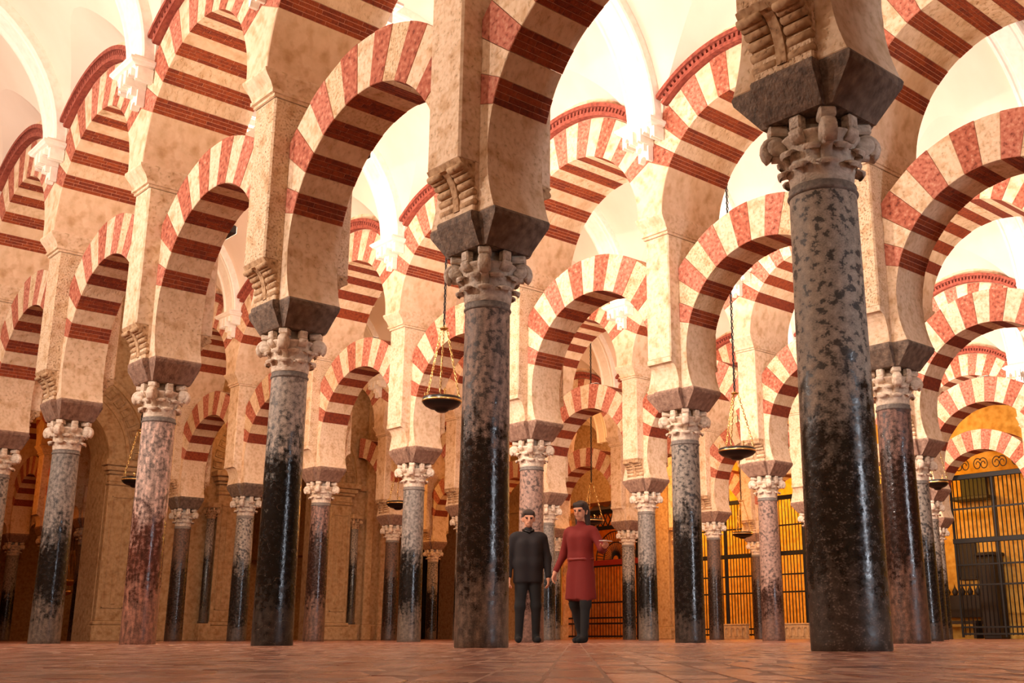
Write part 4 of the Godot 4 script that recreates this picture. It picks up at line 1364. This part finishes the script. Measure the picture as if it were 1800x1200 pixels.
func make_hanging_lamps() -> void:
	C.bowl = lathe([Vector2(0, -0.115), Vector2(0.055, -0.11), Vector2(0.085, -0.092), Vector2(0.09, -0.078), Vector2(0.16, -0.06), Vector2(0.215, -0.03), Vector2(0.245, 0.005), Vector2(0.25, 0.02), Vector2(0.25, 0.075), Vector2(0.238, 0.08), Vector2(0.235, 0.03), Vector2(0.19, -0.02), Vector2(0, -0.06)], 40)
	C.rim = lathe([Vector2(0.247, 0.016), Vector2(0.257, 0.022), Vector2(0.257, 0.04), Vector2(0.247, 0.046)], 40)
	C.hub = lathe([Vector2(0, -0.02), Vector2(0.02, -0.02), Vector2(0.055, 0.0), Vector2(0.06, 0.008), Vector2(0.02, 0.014), Vector2(0.012, 0.05), Vector2(0, 0.055)], 16)
	C.leg_chain = []
	C.crosses = []
	for k in 3:
		var a := TAU * k / 3 + 0.5
		C.leg_chain.append(chain_mesh(Vector3(cos(a) * 0.235, 0.08, sin(a) * 0.235), Vector3(cos(a) * 0.045, 0.98, sin(a) * 0.045), 0.058, 0.0055))
		var st := begin()
		var b := a + 1.05
		var p := Vector3(cos(b) * 0.24, 0.08, sin(b) * 0.24)
		box_to(st, p + Vector3(0, 0.04, 0), Vector3(0.012, 0.09, 0.012), 0.002)
		box_to(st, p + Vector3(0, 0.055, 0), Vector3(0.045, 0.01, 0.012), 0.002, Basis(Vector3.UP, -b + PI / 2))
		C.crosses.append(done(st))
	C.long_chain = chain_mesh(Vector3(0, 1.03, 0), Vector3(0, 6.40, 0), 0.07, 0.006)
	C.rod = tube([Vector3(0.008, 1.03, 0), Vector3(0.008, 6.40, 0)], 0.008, 6)
	var spots := [
		[7.91, 0.5, 1.0, "left of the dark umber column in the middle"], [7.9, 1.5, 1.2, "upper of two left of the granite column"], [7.69, 2.5, 0.85, "beside the liver-red column near the right gate"], [17.88, 0.5, 1.0, "behind the rose-brown column on the left"], [17.74, 1.5, 1.05, "behind the grey column with scuffed foot"],
		[17.61, 2.5, 1.25, "above the red-coated person"], [17.39, 3.5, 1.2, "lower of two left of the granite column"]]
	for s in spots:
		var t := thing("bowl_lamp", Vector3(s[0], 2.975, s[1] * W), "black bowl lamp with brass rim, " + s[3], "lamp", "hanging bowl lamps")
		t.scale = Vector3(s[2], 1, s[2])
		mi(t, "bowl", C.bowl, M.bronze_dark)
		mi(t, "rim", C.rim, M.brass)
		mi(t, "hub", C.hub, M.brass, Vector3(0, 1.0, 0))
		for k in 3:
			mi(t, "chain", C.leg_chain[k], M.brass)
			mi(t, "cross", C.crosses[k], M.brass)
		mi(t, "chain", C.long_chain, M.iron)
		mi(t, "rod", C.rod, M.iron)
	# small lamps seen through the near coffered arch
	for s in [[33.0, 7.05, 1.75, "upper", 8.44], [33.6, 7.1, 1.45, "lower", 8.52], [33.0, 8.6, 1.65, "right-hand", 9.38]]:
		var t := thing("bowl_lamp", Vector3(s[0], s[2], s[1]), "small pale bowl lamp far behind the left pilaster, the %s one" % s[3], "lamp", "small lamps beyond the coffered arch")
		mi(t, "bowl", C.bowl, M.brass)
		for k in 3: mi(t, "chain", C.leg_chain[k], M.brass)
		mi(t, "rod", tube([Vector3(0, 0.97, 0), Vector3(0, s[4] - s[2], 0)], 0.008, 6), M.iron)
# ---------------------------------------------------------------- people: one skin meshed from tapered capsules
# bone: [from, to, radius, radius, colour]
func net_to(st: SurfaceTool, bones: Array, cell: float, soft: float) -> void:
	var lo := Vector3.ONE * 99
	var hi := -lo
	for b in bones:
		var r: float = maxf(b[2], b[3]) + cell * 2
		for q in 2:
			lo = lo.min(b[q] - Vector3.ONE * r)
			hi = hi.max(b[q] + Vector3.ONE * r)
	var nx := int((hi.x - lo.x) / cell) + 2
	var ny := int((hi.y - lo.y) / cell) + 2
	var nz := int((hi.z - lo.z) / cell) + 2
	var f := PackedFloat32Array()
	f.resize(nx * ny * nz)
	f.fill(1.0)
	var own := PackedByteArray()
	own.resize(nx * ny * nz)
	var best := PackedFloat32Array()
	best.resize(nx * ny * nz)
	best.fill(9.0)
	for bi in bones.size():
		var b: Array = bones[bi]
		var p: Vector3 = b[0]
		var d: Vector3 = b[1] - b[0]
		var dd := maxf(d.length_squared(), 1e-8)
		var r0: float = b[2]
		var r1: float = b[3]
		var cut: float = b[5] if b.size() > 5 else -9.0
		var m := maxf(r0, r1) + soft * 1.5 + cell * 2
		var l0 := ((p.min(b[1]) - Vector3.ONE * m - lo) / cell).floor().max(Vector3.ZERO)
		var l1 := ((p.max(b[1]) + Vector3.ONE * m - lo) / cell).ceil()
		for z in range(int(l0.z), mini(nz, int(l1.z) + 1)):
			for y in range(int(l0.y), mini(ny, int(l1.y) + 1)):
				for x in range(int(l0.x), mini(nx, int(l1.x) + 1)):
					var q := lo + Vector3(x, y, z) * cell - p
					var t := clampf(q.dot(d) / dd, 0.0, 1.0)
					var dist := (q - d * t).length() - lerpf(r0, r1, t)
					if cut > -1.0: dist = maxf(dist, cut - (q.y + p.y))
					var i := (z * ny + y) * nx + x
					var h := maxf(soft - absf(f[i] - dist), 0.0) / soft
					f[i] = minf(f[i], dist) - h * h * soft * 0.25
					if dist < best[i]:
						best[i] = dist
						own[i] = bi
	var vid := {}
	var vp := []
	var vc := []
	var ox := [0, 1, 0, 1, 0, 1, 0, 1]
	var oy := [0, 0, 1, 1, 0, 0, 1, 1]
	var oz := [0, 0, 0, 0, 1, 1, 1, 1]
	var edges := [[0, 1], [2, 3], [4, 5], [6, 7], [0, 2], [1, 3], [4, 6], [5, 7], [0, 4], [1, 5], [2, 6], [3, 7]]
	for z in nz - 1:
		for y in ny - 1:
			for x in nx - 1:
				var i := (z * ny + y) * nx + x
				var v := [f[i], f[i + 1], f[i + nx], f[i + nx + 1], f[i + nx * ny], f[i + nx * ny + 1], f[i + nx * ny + nx], f[i + nx * ny + nx + 1]]
				var neg := 0
				for k in 8:
					if v[k] < 0.0: neg += 1
				if neg == 0 or neg == 8: continue
				var s := Vector3.ZERO
				var n := 0
				for e in edges:
					var a: float = v[e[0]]
					var b: float = v[e[1]]
					if (a < 0.0) != (b < 0.0):
						var t := a / (a - b)
						s += Vector3(lerpf(ox[e[0]], ox[e[1]], t), lerpf(oy[e[0]], oy[e[1]], t), lerpf(oz[e[0]], oz[e[1]], t))
						n += 1
				vid[i] = vp.size()
				vp.append(lo + (Vector3(x, y, z) + s / n) * cell)
				vc.append(bones[own[i]][4])
	var strides := [1, nx, nx * ny]
	for i in vid:
		for ax in 3:
			var a := (ax + 1) % 3
			var b := (ax + 2) % 3
			var j: int = i + strides[ax]
			if j >= f.size(): continue
			if (f[i] < 0.0) == (f[j] < 0.0): continue
			var i1: int = i - strides[a]
			var i2: int = i - strides[b]
			var i3: int = i - strides[a] - strides[b]
			if not (vid.has(i1) and vid.has(i2) and vid.has(i3)): continue
			var order := [i, i1, i3, i2]
			if f[i] < 0.0: order = [i, i2, i3, i1]
			for k in [0, 1, 2, 0, 2, 3]:
				var q: int = vid[order[k]]
				st.set_color(vc[q])
				st.add_vertex(vp[q])

func make_hand(st: SurfaceTool, wrist: Vector3, along: Vector3, palm_n: Vector3, thumb_side: float, skin: Color) -> void:
	var d := along.normalized()
	var n := (palm_n - d * palm_n.dot(d)).normalized()
	var s := d.cross(n) * thumb_side
	var b := []
	b.append([wrist - d * 0.03, wrist + d * 0.02, 0.026, 0.028, skin])
	for k in 4:
		var q := -0.026 + 0.0175 * k
		b.append([wrist + d * 0.02 + s * q * 0.5, wrist + d * 0.085 + s * q, 0.016, 0.013, skin])
		var ln: float = [0.058, 0.072, 0.076, 0.066][k]
		var k0 := wrist + d * 0.088 + s * q
		var k1 := k0 + (d * 0.9 + n * 0.3) * ln * 0.5
		var k2 := k1 + (d * 0.45 + n * 0.85) * ln * 0.45
		b.append([k0, k1, 0.0092, 0.0085, skin])
		b.append([k1, k2, 0.0085, 0.0075, skin])
	var t0 := wrist + d * 0.025 + s * 0.028
	var t1 := t0 + d * 0.035 + s * 0.028 + n * 0.01
	b.append([t0, t1, 0.013, 0.011, skin])
	b.append([t1, t1 + d * 0.032 + s * 0.004 + n * 0.016, 0.0105, 0.009, skin])
	net_to(st, b, 0.005, 0.006)

func make_head(st: SurfaceTool, at: Vector3, skin: Color, dark: Color) -> void:
	# looks along -z; at = centre of the head
	var b := [
		[at + Vector3(0, 0.035, 0.012), at + Vector3(0, 0.03, 0.022), 0.088, 0.086, skin],
		[at + Vector3(0, -0.02, -0.012), at + Vector3(0, -0.06, -0.028), 0.072, 0.05, skin],
		[at + Vector3(0, -0.085, -0.045), at + Vector3(0, -0.09, -0.04), 0.026, 0.026, skin],
		[at + Vector3(0, 0.012, -0.082), at + Vector3(0, -0.03, -0.103), 0.010, 0.014, skin],
		[at + Vector3(-0.084, 0.01, 0.012), at + Vector3(-0.082, -0.03, 0.008), 0.014, 0.010, skin],
		[at + Vector3(0.084, 0.01, 0.012), at + Vector3(0.082, -0.03, 0.008), 0.014, 0.010, skin],
		[at + Vector3(-0.05, 0.03, -0.07), at + Vector3(0.05, 0.03, -0.07), 0.014, 0.014, skin],
		[at + Vector3(-0.02, -0.058, -0.076), at + Vector3(0.02, -0.058, -0.076), 0.009, 0.009, skin.darkened(0.25)],
		[at + Vector3(-0.032, 0.006, -0.077), at + Vector3(-0.030, 0.006, -0.078), 0.010, 0.010, dark],
		[at + Vector3(0.032, 0.006, -0.077), at + Vector3(0.030, 0.006, -0.078), 0.010, 0.010, dark],
		[at + Vector3(0, -0.06, 0.02), at + Vector3(0, -0.17, 0.03), 0.052, 0.056, skin]]
	net_to(st, b, 0.006, 0.012)

func lin(r: float, g: float, b: float) -> Color:
	return c(r, g, b).srgb_to_linear()

func make_people() -> void:
	var skin := lin(196, 140, 108)
	var eye := lin(40, 28, 22)
	# a man in a dark jacket and black trousers, standing, hands hanging
	var t := thing("person", Vector3(7.62, 0, 4.2), "standing person in a dark grey jacket and black trousers beside the middle column", "person", "", 0.82594 + 0.15)
	t.scale = Vector3.ONE * 0.945
	var coat := lin(26, 21, 19)
	var leg := lin(17, 14, 13)
	var shoe := lin(12, 10, 9)
	var st := begin(true)
	var b := [
		[Vector3(0, 1.46, 0.02), Vector3(0, 1.52, 0.02), 0.062, 0.058, coat],
		[Vector3(-0.15, 1.40, 0.01), Vector3(0.15, 1.40, 0.01), 0.088, 0.088, coat],
		[Vector3(-0.07, 1.30, -0.01), Vector3(-0.07, 1.05, 0.0), 0.125, 0.125, coat],
		[Vector3(0.07, 1.30, -0.01), Vector3(0.07, 1.05, 0.0), 0.125, 0.125, coat],
		[Vector3(-0.07, 1.05, 0), Vector3(-0.075, 0.80, 0.01), 0.128, 0.128, coat, 0.80],
		[Vector3(0.07, 1.05, 0), Vector3(0.075, 0.80, 0.01), 0.128, 0.128, coat, 0.80],
		[Vector3(-0.20, 1.39, 0.01), Vector3(-0.27, 1.12, 0.03), 0.068, 0.056, coat],
		[Vector3(-0.27, 1.12, 0.03), Vector3(-0.27, 0.88, -0.05), 0.055, 0.042, coat],
		[Vector3(0.20, 1.39, 0.01), Vector3(0.27, 1.12, 0.03), 0.068, 0.056, coat],
		[Vector3(0.27, 1.12, 0.03), Vector3(0.27, 0.88, -0.05), 0.055, 0.042, coat],
		[Vector3(-0.09, 0.84, 0), Vector3(-0.11, 0.48, -0.01), 0.098, 0.068, leg],
		[Vector3(-0.11, 0.48, -0.01), Vector3(-0.115, 0.10, 0.03), 0.070, 0.052, leg],
		[Vector3(0.09, 0.84, 0), Vector3(0.11, 0.48, -0.03), 0.098, 0.068, leg],
		[Vector3(0.11, 0.48, -0.03), Vector3(0.12, 0.10, 0.0), 0.070, 0.052, leg],
		[Vector3(-0.118, 0.05, 0.05), Vector3(-0.13, 0.042, -0.14), 0.048, 0.040, shoe],
		[Vector3(0.122, 0.05, 0.02), Vector3(0.14, 0.042, -0.17), 0.048, 0.040, shoe]]
	net_to(st, b, 0.014, 0.04)
	make_head(st, Vector3(0, 1.655, 0), skin, eye)
	make_hand(st, Vector3(-0.27, 0.86, -0.057), Vector3(0, -1, -0.2), Vector3(0.8, 0, 0.2), 1.0, skin)
	make_hand(st, Vector3(0.27, 0.86, -0.057), Vector3(0, -1, -0.2), Vector3(-0.8, 0, 0.2), -1.0, skin)
	mi(t, "body", done(st), M.skin_cloth)
	var hs := begin(true)
	net_to(hs, [[Vector3(0, 1.705, 0.018), Vector3(0, 1.69, 0.03), 0.094, 0.093, Color.BLACK], [Vector3(0, 1.66, 0.06), Vector3(0, 1.60, 0.055), 0.06, 0.045, Color.BLACK], [Vector3(-0.05, 1.735, -0.05), Vector3(0.05, 1.735, -0.05), 0.03, 0.03, Color.BLACK]], 0.008, 0.02)
	mi(t, "hair", done(hs), M.hair_brown)
	mi(t, "collar", tube([Vector3(-0.06, 1.50, -0.03), Vector3(-0.075, 1.51, 0.03), Vector3(0, 1.525, 0.09), Vector3(0.075, 1.51, 0.03), Vector3(0.06, 1.50, -0.03), Vector3(0, 1.47, -0.07), Vector3(-0.06, 1.50, -0.03)], 0.018, 7), M.bronze_dark)
	# a person in a long red coat, mid-stride, one arm out with a white leaflet
	t = thing("person", Vector3(6.70, 0, 4.27), "striding person in a long red coat holding a white leaflet before the amber gate", "person", "", 0.82594 - 0.5)
	coat = lin(108, 13, 10)
	st = begin(true)
	b = [
		[Vector3(0, 1.40, 0.02), Vector3(0, 1.46, 0.02), 0.058, 0.054, coat],
		[Vector3(-0.13, 1.34, 0.01), Vector3(0.13, 1.34, 0.01), 0.080, 0.080, coat],
		[Vector3(-0.06, 1.26, -0.01), Vector3(-0.06, 1.02, 0.0), 0.112, 0.105, coat],
		[Vector3(0.06, 1.26, -0.01), Vector3(0.06, 1.02, 0.0), 0.112, 0.105, coat],
		[Vector3(-0.05, 1.02, 0), Vector3(-0.085, 0.50, -0.03), 0.108, 0.135, coat, 0.52],
		[Vector3(0.05, 1.02, 0), Vector3(0.085, 0.50, 0.03), 0.108, 0.135, coat, 0.52],
		[Vector3(-0.18, 1.33, 0.01), Vector3(-0.32, 1.12, -0.03), 0.062, 0.052, coat],
		[Vector3(-0.32, 1.12, -0.03), Vector3(-0.44, 1.13, -0.20), 0.050, 0.038, coat],
		[Vector3(0.18, 1.33, 0.01), Vector3(0.27, 1.08, 0.06), 0.062, 0.052, coat],
		[Vector3(0.27, 1.08, 0.06), Vector3(0.34, 0.88, -0.02), 0.050, 0.038, coat],
		[Vector3(-0.09, 0.80, 0), Vector3(-0.12, 0.46, -0.10), 0.090, 0.064, leg],
		[Vector3(-0.12, 0.46, -0.10), Vector3(-0.13, 0.10, -0.16), 0.062, 0.046, leg],
		[Vector3(0.09, 0.80, 0), Vector3(0.11, 0.46, 0.05), 0.090, 0.064, leg],
		[Vector3(0.11, 0.46, 0.05), Vector3(0.12, 0.11, 0.22), 0.062, 0.046, leg],
		[Vector3(-0.13, 0.05, -0.15), Vector3(-0.14, 0.038, -0.31), 0.045, 0.036, shoe],
		[Vector3(0.12, 0.06, 0.23), Vector3(0.125, 0.036, 0.08), 0.045, 0.036, shoe]]
	net_to(st, b, 0.014, 0.04)
	make_head(st, Vector3(0, 1.59, 0), skin, eye)
	make_hand(st, Vector3(-0.45, 1.13, -0.215), Vector3(-0.5, 0.0, -0.8), Vector3(0.0, 1.0, 0.0), 1.0, skin)
	make_hand(st, Vector3(0.345, 0.86, -0.03), Vector3(0.2, -1, -0.3), Vector3(-0.8, 0, 0.2), -1.0, skin)
	mi(t, "body", done(st), M.skin_cloth)
	hs = begin(true)
	net_to(hs, [[Vector3(0, 1.64, 0.018), Vector3(0, 1.62, 0.03), 0.096, 0.096, Color.BLACK], [Vector3(-0.05, 1.58, 0.05), Vector3(-0.06, 1.42, 0.07), 0.055, 0.04, Color.BLACK], [Vector3(0.05, 1.58, 0.05), Vector3(0.06, 1.42, 0.07), 0.055, 0.04, Color.BLACK], [Vector3(-0.05, 1.675, -0.05), Vector3(0.05, 1.675, -0.05), 0.03, 0.03, Color.BLACK]], 0.008, 0.02)
	mi(t, "hair", done(hs), M.hair_brown)
	mi(t, "belt", tube([Vector3(-0.17, 1.0, 0.0), Vector3(-0.1, 1.0, 0.1), Vector3(0.1, 1.0, 0.1), Vector3(0.17, 1.0, 0.0), Vector3(0.1, 1.0, -0.105), Vector3(-0.1, 1.0, -0.105), Vector3(-0.17, 1.0, 0.0)], 0.022, 6), M.red_wood)
	var lf := thing("leaflet", Vector3(6.70, 0, 4.27), "small white leaflet in the hand of the red-coated person", "leaflet", "", 0.82594 - 0.5)
	mi(lf, "sheet", box(Vector3(-0.52, 1.185, -0.33), Vector3(0.10, 0.006, 0.16), 0.001), M.paper)
